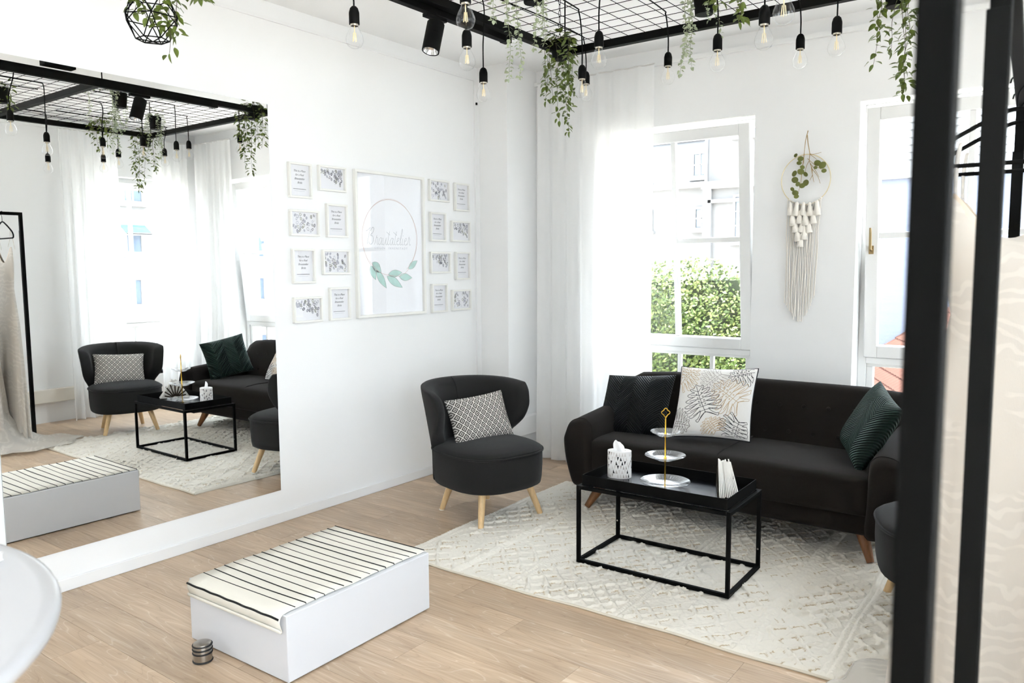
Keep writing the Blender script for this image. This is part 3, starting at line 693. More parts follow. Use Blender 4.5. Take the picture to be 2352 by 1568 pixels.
def make_armchair():
    c = thing('armchair', 'charcoal fabric cocktail armchair with winged back beside the mirror wall', 'armchair', group='wing-backed armchairs')
    def plan(a, b_, n=40, ex=2.7, cx_=0.0):
        out = []
        for k in range(n):
            t = 2*PI*k/n; ct, st = math.cos(t), math.sin(t)
            out.append((cx_+a*math.copysign(abs(ct)**(2/ex), ct), b_*math.copysign(abs(st)**(2/ex), st)))
        return out
    rings = []
    for z, k in ((0.205, 0.80), (0.207, 0.92), (0.215, 0.965), (0.25, 0.985), (0.33, 1.0), (0.405, 1.0), (0.418, 0.985)):
        rings.append([(x*k+0.01, y*k, z) for x, y in plan(0.315, 0.302)])
    MB().loft(rings).build('seat', FAB_C, c, smooth=True, ang=70)
    rings = []
    for z, k in ((0.408, 0.97), (0.418, 0.995), (0.428, 0.985), (0.443, 0.90), (0.458, 0.70), (0.467, 0.4), (0.470, 0.1)):
        rings.append([(x*k+0.01, y*k, z) for x, y in plan(0.315, 0.302)])
    MB().loft(rings).build('seat_pad', FAB_C, c, smooth=True, ang=70)
    MB().tube([(x*1.0+0.01, y*1.0, 0.414) for x, y in plan(0.317, 0.304, 60)], 0.0065, 8, closed=True).build('piping', FAB_C, c, smooth=True)
    # winged back: inner and outer shells
    nu, nv = 41, 22
    def ph(v):
        k = [(0, 52), (0.30, 57), (0.42, 66), (0.58, 88), (0.76, 104), (0.90, 103), (1.0, 92)]
        return np.interp(v, [a for a, _ in k], [b_ for _, b_ in k])
    def pos(u, v, off):
        f = math.radians(float(ph(v)))*u
        ztop = 0.815-0.035*abs(u)**3
        z = 0.205+(ztop-0.205)*v
        hgt = max(0, (z-0.40)/0.40)
        ry = 0.296+0.030*min(1, hgt*1.15)**1.2; rx = 0.295+0.010*hgt
        cx_ = -0.005-0.075*hgt**1.1
        fl = 0.03*max(0, abs(u)-0.6)*hgt           # wings flare a little
        x = cx_-(rx+off)*math.cos(f)*(1.0 if abs(f) < PI/2 else 0.75); y = (ry+off+fl)*math.sin(f)
        return (x, y, z)
    U = np.linspace(-1, 1, nu); V = np.linspace(0, 1, nv)
    def thick(u, v): 
        e = min(1.0, (1-abs(u))/0.13); g = min(1, (1-v)/0.13); 
        return 0.088*math.sqrt(max(0, 1-(1-e)**2))*math.sqrt(max(0, 1-(1-g)**2)) if v > 0 else 0.05*math.sqrt(max(0, 1-(1-e)**2))
    rings = []
    OUT = np.array([[pos(u, v, 0.03) for v in V] for u in U]); INN = np.array([[pos(u, v, 0.03-thick(u, v)) for v in V] for u in U])
    mb = MB(); mb.grid(OUT); o = len(mb.v); mb.grid(INN)
    idx = lambda i, j: i*nv+j
    for i in range(nu-1):
        mb.f += [(idx(i, nv-1), idx(i+1, nv-1), o+idx(i+1, nv-1), o+idx(i, nv-1)), (idx(i, 0), o+idx(i, 0), o+idx(i+1, 0), idx(i+1, 0))]; mb.m += [0, 0]
    for j in range(nv-1):
        mb.f += [(idx(0, j), idx(0, j+1), o+idx(0, j+1), o+idx(0, j)), (idx(nu-1, j), o+idx(nu-1, j), o+idx(nu-1, j+1), idx(nu-1, j+1))]; mb.m += [0, 0]
    import bmesh
    me = mb.mesh('backrest'); bm = bmesh.new(); bm.from_mesh(me); bmesh.ops.remove_doubles(bm, verts=bm.verts, dist=0.0008); bm.to_mesh(me); bm.free()
    bk = obj('backrest', me, FAB_C, c, smooth=True, sub=1)
    MB().tube([np.array(pos(0, v, 0.03-thick(0, v)-0.0005)) for v in np.linspace(0.62, 0.985, 12)], 0.003, 6).build('back_seam', FAB_C, bk, smooth=True)
    p = pos(0, 0.66, 0.03-thick(0, 0.66)); MB().lathe([(0.001, -0.004), (0.012, -0.003), (0.014, 0.002), (0.008, 0.007), (0.001, 0.008)], 12).build('button', FAB_C, bk, smooth=True).matrix_local = Matrix.Translation(p) @ Matrix.Rotation(PI/2, 4, 'Y')
    for fx, fy, tx, ty in ((0.245, 0.222, 0.185, 0.165), (0.245, -0.222, 0.185, -0.165), (-0.235, 0.175, -0.165, 0.13), (-0.235, -0.175, -0.165, -0.13)):
        zb = 0.016 if fx > 0 else 0.006
        lg = MB().tube([(tx, ty, 0.225), (fx, fy, zb)], [0.0235, 0.0165], 14).build('leg', LEGL, c, smooth=True)
        MB().tube([(fx, fy, zb+0.001), (fx+0.001*np.sign(fx), fy, zb-0.005)], 0.0172, 12).build('glide', mat('white_felt', 'e8e4dc', 0.9), lg, smooth=True)
    return c
ch1 = make_armchair()
ch2 = copy_tree(ch1)
ch1.location = (0.90, 3.637, 0); ch1.rotation_euler = (0, 0, math.radians(-15.4))
ch2.location = (3.43, 3.63, 0); ch2.rotation_euler = (0, 0, math.radians(198.0))
ch2['label'] = 'charcoal fabric armchair half hidden behind the black post, facing the mirror'
# the two rear glides of a chair off the rug reach the floor; front legs stand on the rug pile

# ------------------------------------------------------------------ rug
def make_rug():
    Lx, Ly = 2.42, 1.70
    nx, ny = 520, 366
    X = np.linspace(0, Lx, nx); Y = np.linspace(0, Ly, ny); XX, YY = np.meshgrid(X, Y, indexing='ij')
    def noise(sx, sy, sd):
        g = np.random.default_rng(sd).random((int(Lx*sx)+3, int(Ly*sy)+3))
        fx = XX*sx; fy = YY*sy; i = fx.astype(int); j = fy.astype(int); a = fx-i; b_ = fy-j
        a = a*a*(3-2*a); b_ = b_*b_*(3-2*b_)
        return g[i, j]*(1-a)*(1-b_)+g[i+1, j]*a*(1-b_)+g[i, j+1]*(1-a)*b_+g[i+1, j+1]*a*b_
    H = np.zeros_like(XX); T = np.zeros_like(XX)
    warp = 0.016*(noise(7, 7, 1)-0.5)+0.006*(noise(20, 20, 2)-0.5)
    edges = [0.0]; k = 0; widths = [0.07, 0.30, 0.055, 0.26, 0.06, 0.22, 0.30, 0.055, 0.20, 0.28, 0.06, 0.26, 0.055, 0.24]
    for w in widths: edges.append(edges[-1]+w)
    for b in range(len(widths)):
        m = (XX >= edges[b]) & (XX < edges[b+1])
        xl = XX-edges[b]; w = widths[b]
        if w < 0.1:      # twin cords that run the depth of the rug
            h = 0.010*np.abs(np.sin(np.pi*2*xl/w))**0.6*(0.85+0.15*np.sin(YY*2*np.pi/0.018)) + 0.003*noise(60, 60, 40+b)
            if b % 4 == 2: h = 0.006+0.013*np.sin(np.pi*np.clip(xl/w, 0, 1))**0.7*(0.35+0.9*noise(75, 75, 200+b))   # shaggy ridge
            t = np.zeros_like(XX)
        else:            # lozenge tufts: cut pile in offset diamonds over a flat woven ground
            p, q = (0.105, 0.125) if b % 2 else (0.085, 0.10)
            a_ = (xl+warp)/p; c_ = (YY+warp*1.5)/q
            u = a_+c_; v = a_-c_
            du = np.abs(u-np.round(u)); dv = np.abs(v-np.round(v))
            ce = np.minimum(0.5-du, 0.5-dv) if b % 3 else np.abs(np.minimum(du, dv))
            line = np.minimum(du, dv)
            jit = noise(26, 26, 70+b); part_ = noise(8, 8, 110+b)
            wid = 0.15+0.09*(jit-0.5)
            rib = np.clip((wid-line)/0.09, 0, 1); rib = rib*rib*(3-2*rib)
            h = 0.0040+0.0011*np.sin(XX*2*np.pi/0.0105)+0.0150*rib*(0.35+0.75*noise(75, 75, 90+b))*np.clip(part_*1.9-0.25, 0.15, 1)
            t = np.where((line > wid-0.012) & (line < wid+0.035) & (noise(17, 17, 130+b) > 0.50) & ((v-np.round(v)) > 0), 1.0, 0.0)
        H = np.where(m, h, H); T = np.where(m, t, T)
    H += 0.0035*noise(120, 120, 5)+0.002*noise(30, 30, 6)
    ed = np.minimum(np.minimum(XX, Lx-XX), np.minimum(YY, Ly-YY))
    H = 0.004+H*np.clip(ed/0.012, 0.25, 1)
    wob = 0.006*np.sin(XX*5.0+1)+0.004*np.sin(XX*13)
    P = np.stack([XX+0.004*np.sin(YY*9), YY+wob*(1-YY/Ly), H], -1)
    vs = P.reshape(-1, 3)
    ii, jj = np.meshgrid(np.arange(nx-1), np.arange(ny-1), indexing='ij')
    f = np.stack([ii*ny+jj, (ii+1)*ny+jj, (ii+1)*ny+jj+1, ii*ny+jj+1], -1).reshape(-1, 4)
    # skirt to the floor
    per = [(i, 0) for i in range(nx)]+[(nx-1, j) for j in range(1, ny)]+[(i, ny-1) for i in range(nx-2, -1, -1)]+[(0, j) for j in range(ny-2, 0, -1)]
    base = len(vs); low = np.array([[*P[i, j, :2], 0.0005] for i, j in per]); vs = np.vstack([vs, low])
    n = len(per); sk = np.array([[per[k][0]*ny+per[k][1], base+k, base+(k+1) % n, per[(k+1) % n][0]*ny+per[(k+1) % n][1]] for k in range(n)])
    f = np.vstack([f, sk])
    me = bpy.data.meshes.new('pile'); me.vertices.add(len(vs)); me.vertices.foreach_set('co', vs.astype(np.float32).ravel())
    me.loops.add(len(f)*4); me.loops.foreach_set('vertex_index', f.astype(np.int32).ravel())
    me.polygons.add(len(f)); me.polygons.foreach_set('loop_start', np.arange(len(f), dtype=np.int32)*4)
    me.update(calc_edges=True); me.validate()
    at = me.attributes.new('thread', 'FLOAT', 'POINT'); at.data.foreach_set('value', np.concatenate([T.ravel(), np.zeros(n)]).astype(np.float32))
    me.shade_smooth()
    m = mat('cream_wool_pile', 'e4ddcf', 0.95, spec=0.05, bump=0.6, bscale=480, sheen=0.1)
    nt = m.node_tree; b = nt.nodes['Principled BSDF']
    an = nt.nodes.new('ShaderNodeAttribute'); an.attribute_name = 'thread'
    mx = nt.nodes.new('ShaderNodeMix'); mx.data_type = 'RGBA'; mx.inputs['A'].default_value = lin('ece6da'); mx.inputs['B'].default_value = lin('bda783')
    nt.links.new(an.outputs['Fac'], mx.inputs['Factor']); nt.links.new(mx.outputs['Result'], b.inputs['Base Color'])
    root = thing('rug', 'cream tufted wool rug with lozenge relief under the coffee table', 'rug', (0.952, 2.805, 0), 0.020)
    o = bpy.data.objects.new('pile', me); COL.objects.link(o); me.materials.append(m); o.parent = root; o['kind'] = 'stuff'
    bd = MB()
    bd.tube([(x, -0.004+0.010*math.sin(x*5+1)*0.6+0.004*math.sin(x*13), 0.006) for x in np.linspace(0, Lx, 120)], 0.0055, 6)
    bd.build('bound_edge', mat('rug_binding', 'd9d0bf', 0.9), root, smooth=True)
make_rug()

# ------------------------------------------------------------------ coffee table
ct = thing('coffee_table', 'black metal coffee table frame with a lift-off tray', 'coffee table', (2.175, 3.479, 0.0), 0.0215)
w2, d2, zt = 0.395, 0.2215, 0.412; q = 0.018
z0 = 0.016
for sx in (-1, 1):
    for sy in (-1, 1):
        lg = MB().box(min(sx*w2, sx*(w2-q)), max(sx*w2, sx*(w2-q)), min(sy*d2, sy*(d2-q)), max(sy*d2, sy*(d2-q)), z0, zt).build('leg', BLACK, ct, bevel=0.0012)
        if sy == 1: MB().cyl((sx*(w2-q/2), d2-q-0.0008, z0+0.10), (sx*(w2-q/2), d2-q, z0+0.10), 0.0045, n=10).build('screw', STEEL, lg, smooth=True)
for z in (z0, zt-q):
    for sy in (-1, 1): MB().box(-w2+q, w2-q, min(sy*d2, sy*(d2-q)), max(sy*d2, sy*(d2-q)), z, z+q).build('rail', BLACK, ct, bevel=0.0012)
    for sx in (-1, 1): MB().box(min(sx*w2, sx*(w2-q)), max(sx*w2, sx*(w2-q)), -d2+q, d2-q, z, z+q).build('rail', BLACK, ct, bevel=0.0012)
# tray resting inside the top rails
TRAY = mat('black_satin_tray', '15161a', 0.22, spec=0.55)
tr = thing('tray', 'black metal tray with raised rim on the coffee table', 'tray', (2.175, 3.479, 0.0), 0.0215)
a, b_ = w2-0.022, d2-0.020; t_ = 0.003; zb = zt+0.001; zr = zb+0.052
MB().box(-a, a, -b_, b_, zb, zb+t_).build('tray_base', TRAY, tr)
rim = MB(); rim.box(-a, a, -b_, -b_+t_, zb+t_, zr); rim.box(-a, a, b_-t_, b_, zb+t_, zr); rim.box(-a, -a+t_, -b_+t_, b_-t_, zb+t_, zr); rim.box(a-t_, a, -b_+t_, b_-t_, zb+t_, zr)
rim.build('rim', BLACK, tr, bevel=0.0008)
ZTR = zb+t_+0.0005

# tiered stand
PLG = thin_glass('pressed_glass', refl=1.3, haze=0.07)
st = thing('tiered_stand', 'three-tier glass plate stand with a gold rod on the tray', 'cake stand', (2.166, 3.462, ZTR))
for k, (R, z) in enumerate(((0.124, 0.010), (0.100, 0.140), (0.074, 0.258))):
    pr = [(0.004, 0.0), (R*0.55, 0.0), (R*0.62, 0.004), (R*0.80, 0.012), (R*0.97, 0.018), (R, 0.021), (R*0.985, 0.0235), (R*0.80, 0.0165), (R*0.62, 0.0085), (R*0.55, 0.005), (0.004, 0.005)]
    p = MB().lathe(pr, 56, (0, 0, z)).build('plate', PLG, st, smooth=True, ang=60)
    rb = MB()
    for j in range(44):
        t = 2*PI*j/44; rb.tube([(R*0.66*math.cos(t), R*0.66*math.sin(t), z+0.0105), (R*0.90*math.cos(t), R*0.90*math.sin(t), z+0.0195)], 0.0013, 4)
    for rr, zz in ((0.56, 0.0055), (0.45, 0.0053), (0.95, 0.0215)):
        rb.tube([(R*rr*math.cos(2*PI*j/44), R*rr*math.sin(2*PI*j/44), z+zz) for j in range(44)], 0.0012, 4, closed=True)
    rb.build('pressed_ribs', PLG, p, smooth=True)
rod = MB(); rod.lathe([(0.014, 0.0), (0.014, 0.004), (0.008, 0.009), (0.004, 0.012), (0.0032, 0.02), (0.0042, 0.07), (0.0032, 0.12), (0.007, 0.136), (0.007, 0.15), (0.0035, 0.155), (0.0048, 0.20), (0.0032, 0.245), (0.007, 0.255), (0.007, 0.268), (0.0035, 0.275), (0.0046, 0.315), (0.003, 0.345), (0.0055, 0.348), (0.003, 0.352)], 14)
rod.build('rod', GOLD, st, smooth=True)
ringp = [((0.017+0.0035*math.cos(4*t))*math.cos(t)*0.8, (0.017+0.0035*math.cos(4*t))*math.sin(t)*0.6, 0.372+(0.018+0.003*math.cos(4*t))*math.sin(t)) for t in np.linspace(0, 2*PI, 49)[:-1]]
ringp = [((0.0175+0.003*math.cos(4*t))*math.cos(t)*0.8, (0.0175+0.003*math.cos(4*t))*math.cos(t)*0.6, 0.372+(0.0185+0.003*math.cos(4*t))*math.sin(t)) for t in np.linspace(0, 2*PI, 49)[:-1]]
MB().tube(ringp, 0.0026, 8, closed=True).build('ring_handle', GOLD, st, smooth=True)

# tissue box
TW = mat('tissue_box_white', 'eceae8', 0.6)
tb = thing('tissue_box', 'oval white tissue box with black triangle pattern on the tray', 'tissue box', (1.888, 3.506, ZTR), 0.35)
RA, RB, TH = 0.062, 0.048, 0.138
MB().lathe([(1.0, 0.0), (1.0, TH-0.004), (0.985, TH), (0.55, TH), (0.5, TH-0.006)], 48, sx=RA, sy=RB).build('box', TW, tb, smooth=True, ang=50)
pm = MB(); r = random.Random(3)
rows, cols = 6, 26
for i in range(rows):
    for j in range(cols):
        t0 = 2*PI*(j+0.1+0.5*(i % 2))/cols; t1 = t0+2*PI/cols*0.75
        za, zb_ = 0.004+i*0.0222, 0.004+i*0.0222+0.0205
        mi = r.choice([0, 1, 1, 2, 2, 3, 0])
        if mi == 3: continue
        up_ = r.random() < 0.5; k = r.uniform(0.15, 0.5)
        def pt_(t, z): return (1.006*RA*math.cos(t), 1.006*RB*math.sin(t), z)
        ta = t0+(t1-t0)*k
        pm.add([pt_(t0, zb_), pt_(t1, zb_), pt_(ta, za)] if up_ else [pt_(t0, za), pt_(t1, za), pt_(ta, zb_)], [(0, 1, 2)], mi)
pm.build('triangle_pattern', [mat('box_black', '1c1a19', 0.6), mat('box_grey', 'b9b2ad', 0.6), mat('box_pale', 'd9d4d0', 0.6)], tb)
tp = MB(); P = np.zeros((9, 10, 3))
for i in range(9):
    for j in range(10):
        u, v = i/8, j/9
        P[i, j] = ((u-0.5)*(0.055+0.02*v-0.035*v*v)-0.012*v, 0.010*math.sin(u*6+v*2)*(1-0.3*v), TH-0.008+0.066*v*(1-0.35*abs(u-0.42)*2*v)+0.004*math.sin(u*9))
tp.grid(P); tp.build('tissue', mat('tissue_paper', 'f6f6f6', 0.9), tb, smooth=True)

# napkin holder: two fan-cut plates with paper napkins between
nk = thing('napkin_holder', 'brass fan-cut napkin holder full of white napkins on the tray', 'napkin holder', (2.437, 3.552, ZTR), math.radians(24))
BRZ = mat('dark_bronze', '3a2f22', 0.35, metal=0.7); BRS = mat('brass_fan', 'b89a60', 0.3, metal=0.9)
for sx, x in ((-1, -0.036), (1, 0.034)):
    pl_ = MB()
    pl_.tube([(x, -0.115, 0.002), (x, 0.115, 0.002), (x, 0.0, 0.130)], 0.0022, 6, closed=True)
    for k in range(9):
        t = PI*(k+0.7)/9.4; L_ = 0.085+0.035*math.sin(t)
        e = (x, 0.95*L_*math.cos(t)*0.98, min(0.004+L_*math.sin(t), 0.126)); pl_.bar((x, 0.02*math.cos(t), 0.004+0.012*math.sin(t)), e, 0.011, 0.0016, upv=(1, 0, 0))
    pl_.build('fan_plate', BRZ if sx < 0 else BRZ, nk, smooth=False)
MB().box(-0.030, 0.030, -0.11, 0.11, 0.0, 0.002).build('base_plate', BRZ, nk)
r = random.Random(8)
npk = mat('white_napkin', 'f1efe9', 0.9)
for k in range(11):
    x = -0.030+0.0052*k; off = r.uniform(-0.008, 0.008); top = 0.150+r.uniform(-0.006, 0.010); lean = 0.004+0.0035*k
    loop = [(0.108, 0.003), (0.060, 0.078), (0.014, top), (-0.004, top-0.006), (-0.020, top+0.002), (-0.062, 0.080), (-0.112, 0.003)]
    A = [(x-0.0030+lean*(1-b_/0.15), a+off, b_) for a, b_ in loop]; B = [(x+0.0030+lean*(1-b_/0.15), a+off, b_) for a, b_ in loop]
    MB().loft([A, B]).build('napkin', npk, nk)
# ------------------------------------------------------------------ cushions
def pillow_fn(w, h, t, pinch=0.06):
    def S(u, v, side):
        x = w/2*u*(1-pinch*(1-v*v)*(0.3+0.7*u*u)); z = h/2*v*(1-pinch*(1-u*u)*(0.3+0.7*v*v))
        y = side*t/2*(max(0, 1-u**4)**0.55)*(max(0, 1-v**4)**0.55)
        y += side*0.004*math.sin(5*u+3*v)*(1-u*u)*(1-v*v)
        return (x, y, z)
    return S
def pillow_mesh(w, h, t, n=28, pinch=0.06):
    S = pillow_fn(w, h, t, pinch); mb = MB()
    g = [math.sin(PI/2*(-1+2*k/n)) for k in range(n+1)]
    import bmesh
    for sd in (-1, 1): mb.grid([[S(a, b_, sd) for b_ in g] for a in g])
    me = mb.mesh('cover'); bm = bmesh.new(); bm.from_mesh(me); bmesh.ops.remove_doubles(bm, verts=bm.verts, dist=0.0004); bm.to_mesh(me); bm.free()
    return me, S
def pose(c, normal, roll):
    """cushion frame: local -Y looks along normal, roll turns it in its own plane"""
    f = unit(normal); x = unit(np.cross(-f, (0, 0, 1)))
    y = -f; z = np.cross(x, y)
    M = frame_mat(x, y, z, c)
    return M @ Matrix.Rotation(roll, 4, 'Y')
def pose_axes(c, x, z):
    x = unit(x); z = unit(np.array(z, float)-x*np.dot(z, x)); y = np.cross(z, x)
    return frame_mat(x, y, z, c)
def cushion(label, w, h, t, m, M, pipe=None, group=None, name='cushion'):
    root = thing(name, label, 'cushion', group=group); root.matrix_world = M
    me, S = pillow_mesh(w, h, t); obj('cover', me, m, root, smooth=True, ang=80)
    if pipe is not None:
        pts = []
        g = np.linspace(-1, 1, 25)
        for a in g[:-1]: pts.append(S(a, -1, 0))
        for b_ in g[:-1]: pts.append(S(1, b_, 0))
        for a in g[::-1][:-1]: pts.append(S(a, 1, 0))
        for b_ in g[::-1][:-1]: pts.append(S(-1, b_, 0))
        MB().tube(pts, 0.0042, 6, closed=True).build('piping', pipe, root, smooth=True)
    return root, S

def chevron_velvet(name, color, hi):
    m = mat(name, color, 0.6, spec=0.25, sheen=0.6); nt = m.node_tree; N = nt.nodes.new; L = nt.links.new; b = nt.nodes['Principled BSDF']
    tc = N('ShaderNodeTexCoord'); sp_ = N('ShaderNodeSeparateXYZ'); L(tc.outputs['Object'], sp_.inputs[0])
    a = N('ShaderNodeMath'); a.operation = 'PINGPONG'; a.inputs[1].default_value = 0.10; L(sp_.outputs['X'], a.inputs[0])
    s_ = N('ShaderNodeMath'); s_.operation = 'ADD'; L(sp_.outputs['Z'], s_.inputs[0]); L(a.outputs[0], s_.inputs[1])
    k = N('ShaderNodeMath'); k.operation = 'MULTIPLY'; k.inputs[1].default_value = 2*PI/0.034; L(s_.outputs[0], k.inputs[0])
    sn = N('ShaderNodeMath'); sn.operation = 'SINE'; L(k.outputs[0], sn.inputs[0])
    ab = N('ShaderNodeMath'); ab.operation = 'ABSOLUTE'; L(sn.outputs[0], ab.inputs[0])
    bp = N('ShaderNodeBump'); bp.inputs['Strength'].default_value = 1.0; bp.inputs['Distance'].default_value = 0.012; L(ab.outputs[0], bp.inputs['Height']); L(bp.outputs[0], b.inputs['Normal'])
    b.inputs['Sheen Tint'].default_value = lin(hi)
    return m
GREEN = chevron_velvet('green_quilted_velvet', '0d1f1a', '3f6656')
DARKV = chevron_velvet('near_black_quilted_velvet', '0b0f0f', '222b29')

def diamond_weave():
    m = mat('grey_diamond_weave', 'cfcbc3', 0.95, spec=0.05); nt = m.node_tree; N = nt.nodes.new; L = nt.links.new; b = nt.nodes['Principled BSDF']
    tc = N('ShaderNodeTexCoord'); mp = N('ShaderNodeMapping'); mp.inputs['Rotation'].default_value = (0, math.radians(45), 0); mp.inputs['Scale'].default_value = (31, 31, 31)
    sq = N('ShaderNodeMapping'); sq.inputs['Scale'].default_value = (1.0, 1.0, 0.92)
    L(tc.outputs['Object'], sq.inputs[0]); L(sq.outputs[0], mp.inputs[0]); s_ = N('ShaderNodeSeparateXYZ'); L(mp.outputs[0], s_.inputs[0])
    outs = []
    for ax in ('X', 'Z'):
        f = N('ShaderNodeMath'); f.operation = 'FRACT'; L(s_.outputs[ax], f.inputs[0])
        d = N('ShaderNodeMath'); d.operation = 'SUBTRACT'; d.inputs[1].default_value = 0.5; L(f.outputs[0], d.inputs[0])
        a = N('ShaderNodeMath'); a.operation = 'ABSOLUTE'; L(d.outputs[0], a.inputs[0]); outs.append(a)
    mx = N('ShaderNodeMath'); mx.operation = 'MAXIMUM'; L(outs[0].outputs[0], mx.inputs[0]); L(outs[1].outputs[0], mx.inputs[1])
    rp = N('ShaderNodeValToRGB'); rp.color_ramp.interpolation = 'CONSTANT'; e = rp.color_ramp.elements
    dk, lt = lin('57544f'), lin('e2ded6')
    e[0].position = 0; e[0].color = lt; e[1].position = 0.001; e[1].color = dk
    for p, c in ((0.13, lt), (0.22, dk), (0.42, lt)): x = e.new(p); x.color = c
    L(mx.outputs[0], rp.inputs['Fac']); L(rp.outputs[0], b.inputs['Base Color'])
    n = N('ShaderNodeTexNoise'); n.inputs['Scale'].default_value = 600; L(tc.outputs['Object'], n.inputs['Vector'])
    bp = N('ShaderNodeBump'); bp.inputs['Strength'].default_value = 0.4; bp.inputs['Distance'].default_value = 0.003; L(n.outputs['Fac'], bp.inputs['Height']); L(bp.outputs[0], b.inputs['Normal'])
    return m
DIAM = diamond_weave()

cushion('near-black quilted velvet cushion at the left end of the sofa', 0.48, 0.43, 0.14, DARKV, pose_axes((1.490, 4.440, 0.615), (0.99, 0.02, 0.07), (-0.10, 0.225, 0.34)))
cushion('dark green quilted velvet cushion propped in the right corner of the sofa', 0.41, 0.40, 0.13, GREEN, pose_axes((2.905, 4.368, 0.655), (0.430, -0.872, -0.2135), (0.486, 0.026, 0.873)))
WHITEC = mat('white_cotton_print', 'f0eeea', 0.9, spec=0.08, bump=0.3, bscale=500)
wc, S = cushion('white cushion printed with black and gold monstera leaves on the sofa', 0.47, 0.46, 0.13, WHITEC, pose_axes((2.025, 4.430, 0.683), (0.99, 0.115, 0.03), (-0.09, 0.225, 0.40)), pipe=mat('black_piping', '15151a', 0.8))
STROKE = {'k': mat('black_print_line', '1d1d26', 0.9), 'g': mat('gold_print_line', 'c9a878', 0.9), 's': mat('grey_print_line', 'b5adaa', 0.9), 'b': mat('brown_print_line', '5c5048', 0.9)}
def monstera(base, tip, width, col, rad):
    base, tip = np.array(base, float), np.array(tip, float); d = tip-base; n = np.array([-d[1], d[0]])
    mb = MB(); lines = []
    P_ = lambda w_, t_: base+d*t_+n*w_
    lines.append([P_(0.02*math.sin(PI*t), t) for t in np.linspace(-0.05, 1, 9)])
    sin_t = [0.0, 0.09, 0.23, 0.37, 0.51, 0.65, 0.79, 0.93]; tips = [(-0.24, 0.40), (-0.03, 0.58), (0.17, 0.64), (0.36, 0.62), (0.55, 0.53), (0.74, 0.40), (0.90, 0.24)]
    for sg in (-1, 1):
        out = []
        for k in range(7):
            tt, ww = tips[k][0], sg*tips[k][1]*width/0.62
            s0 = (0.0 if k == 0 else sg*0.15*width/0.62, sin_t[k]); s1 = (sg*0.15*width/0.62, sin_t[k+1])
            out += [P_(*s0), P_(0.55*ww, (s0[1]+tt)/2-0.055), P_(0.88*ww, tt-0.045), P_(ww, tt+0.035), P_(0.80*ww, tt+0.060), P_(0.50*ww, (s1[1]+tt)/2+0.030)]
            lines.append([P_(0, max(0, sin_t[k]-0.02)), P_(0.42*ww, (sin_t[k]+tt)/2+0.01), P_(0.74*ww, tt+0.005)])
            if k in (2, 3, 4, 5):
                cc = P_(sg*0.09*width/0.62, sin_t[k]+0.05); lines.append([cc+0.016*np.array([math.cos(a), math.sin(a)]) for a in np.linspace(0, 2*PI, 9)])
        out.append(P_(0, 1.06)); lines.append(catmull(out, 4))
    for ln in lines:
        ln = [q for q in ln if abs(q[0]) < 0.965 and abs(q[1]) < 0.965]
        if len(ln) < 2: continue
        dense = []
        for a, b_ in zip(ln[:-1], ln[1:]):
            m_ = max(1, int(np.linalg.norm(b_-a)/0.06))
            dense += [a+(b_-a)*j/m_ for j in range(m_)]
        dense.append(ln[-1])
        mb.tube([np.array(S(q[0], q[1], -1))+np.array((0, -0.0004, 0)) for q in dense], rad, 4, caps=False)
    mb.build('leaf_print', STROKE[col], wc)
U_ = lambda x, y: ((x-770)/660, -(y-770)/670)
monstera(U_(685, 1010), U_(470, 540), 0.62, 'k', 0.0014)
monstera(U_(1265, 1165), U_(1130, 1560), 0.72, 'k', 0.0013)
monstera(U_(1430, 175), U_(1020, 330), 0.60, 'k', 0.0013)
monstera(U_(170, 470), U_(420, 120), 0.62, 'g', 0.0012)
monstera(U_(1215, 800), U_(800, 500), 0.68, 'g', 0.0012)
monstera(U_(860, 270), U_(600, 560), 0.75, 's', 0.0011)
monstera(U_(880, 1350), U_(720, 1150), 0.95, 'g', 0.0012)
monstera(U_(90, 1220), U_(430, 1290), 0.80, 'b', 0.0012)

Mc1 = ch1.matrix_basis; Mc2 = ch2.matrix_basis
def chair_pose(M, roll, dx=0.0):
    return M @ pose((-0.100+dx, 0.025, 0.575), (1, 0, 0.40), roll)
cushion('grey and white diamond weave cushion on the armchair beside the mirror wall', 0.44, 0.295, 0.11, DIAM, chair_pose(Mc1, math.radians(-3)), name='lumbar_cushion', group='diamond weave cushions')
cushion('grey and white diamond weave cushion on the armchair seen in the mirror', 0.44, 0.295, 0.11, DIAM, chair_pose(Mc2, math.radians(-3)), name='lumbar_cushion', group='diamond weave cushions')

# ------------------------------------------------------------------ step box with striped runner
bxr = thing('step_box', 'low white rectangular step box on the oak floor', 'podium', (1.232, 2.047, 0), 0.0168)
BW, BL, BH = 0.306, 0.3825, 0.258
bm_ = MB(); bm_.box(-BW, BW, -BL, BL, 0.006, BH); bm_.build('body', mat('white_melamine', 'd6d7da', 0.35, spec=0.4), bxr, bevel=0.003)
MB().box(-BW+0.02, BW-0.02, -BL+0.02, BL-0.02, 0.0, 0.006).build('plinth', BLACKM, bxr)
CANV = mat('natural_canvas_weave', 'ebe6da', 0.95, spec=0.05, bump=0.5, bscale=420)
YARN = mat('black_yarn', '191817', 0.9)
rn = thing('striped_runner', 'cream woven runner with thin black stripes on the step box', 'runner', (1.232, 2.047, 0), 0.0168)
path = [(BL+0.006, 0.215), (BL+0.008, 0.245), (BL-0.004, BH+0.003)]
path += [(y, BH+0.0035+0.0012*math.sin(y*31)) for y in np.linspace(BL-0.03, -BL+0.03, 30)]
path += [(-BL-0.001, BH+0.001), (-BL-0.012, BH-0.010), (-BL-0.016, BH-0.026), (-BL-0.010, BH-0.046), (-BL-0.006, BH-0.060), (-BL-0.012, BH-0.066), (-BL-0.019, BH-0.060), (-BL-0.018, BH-0.050)]
path = [tuple(p) for p in catmull([(a, b_, 0) for a, b_ in path], 2)]
W_ = 0.289
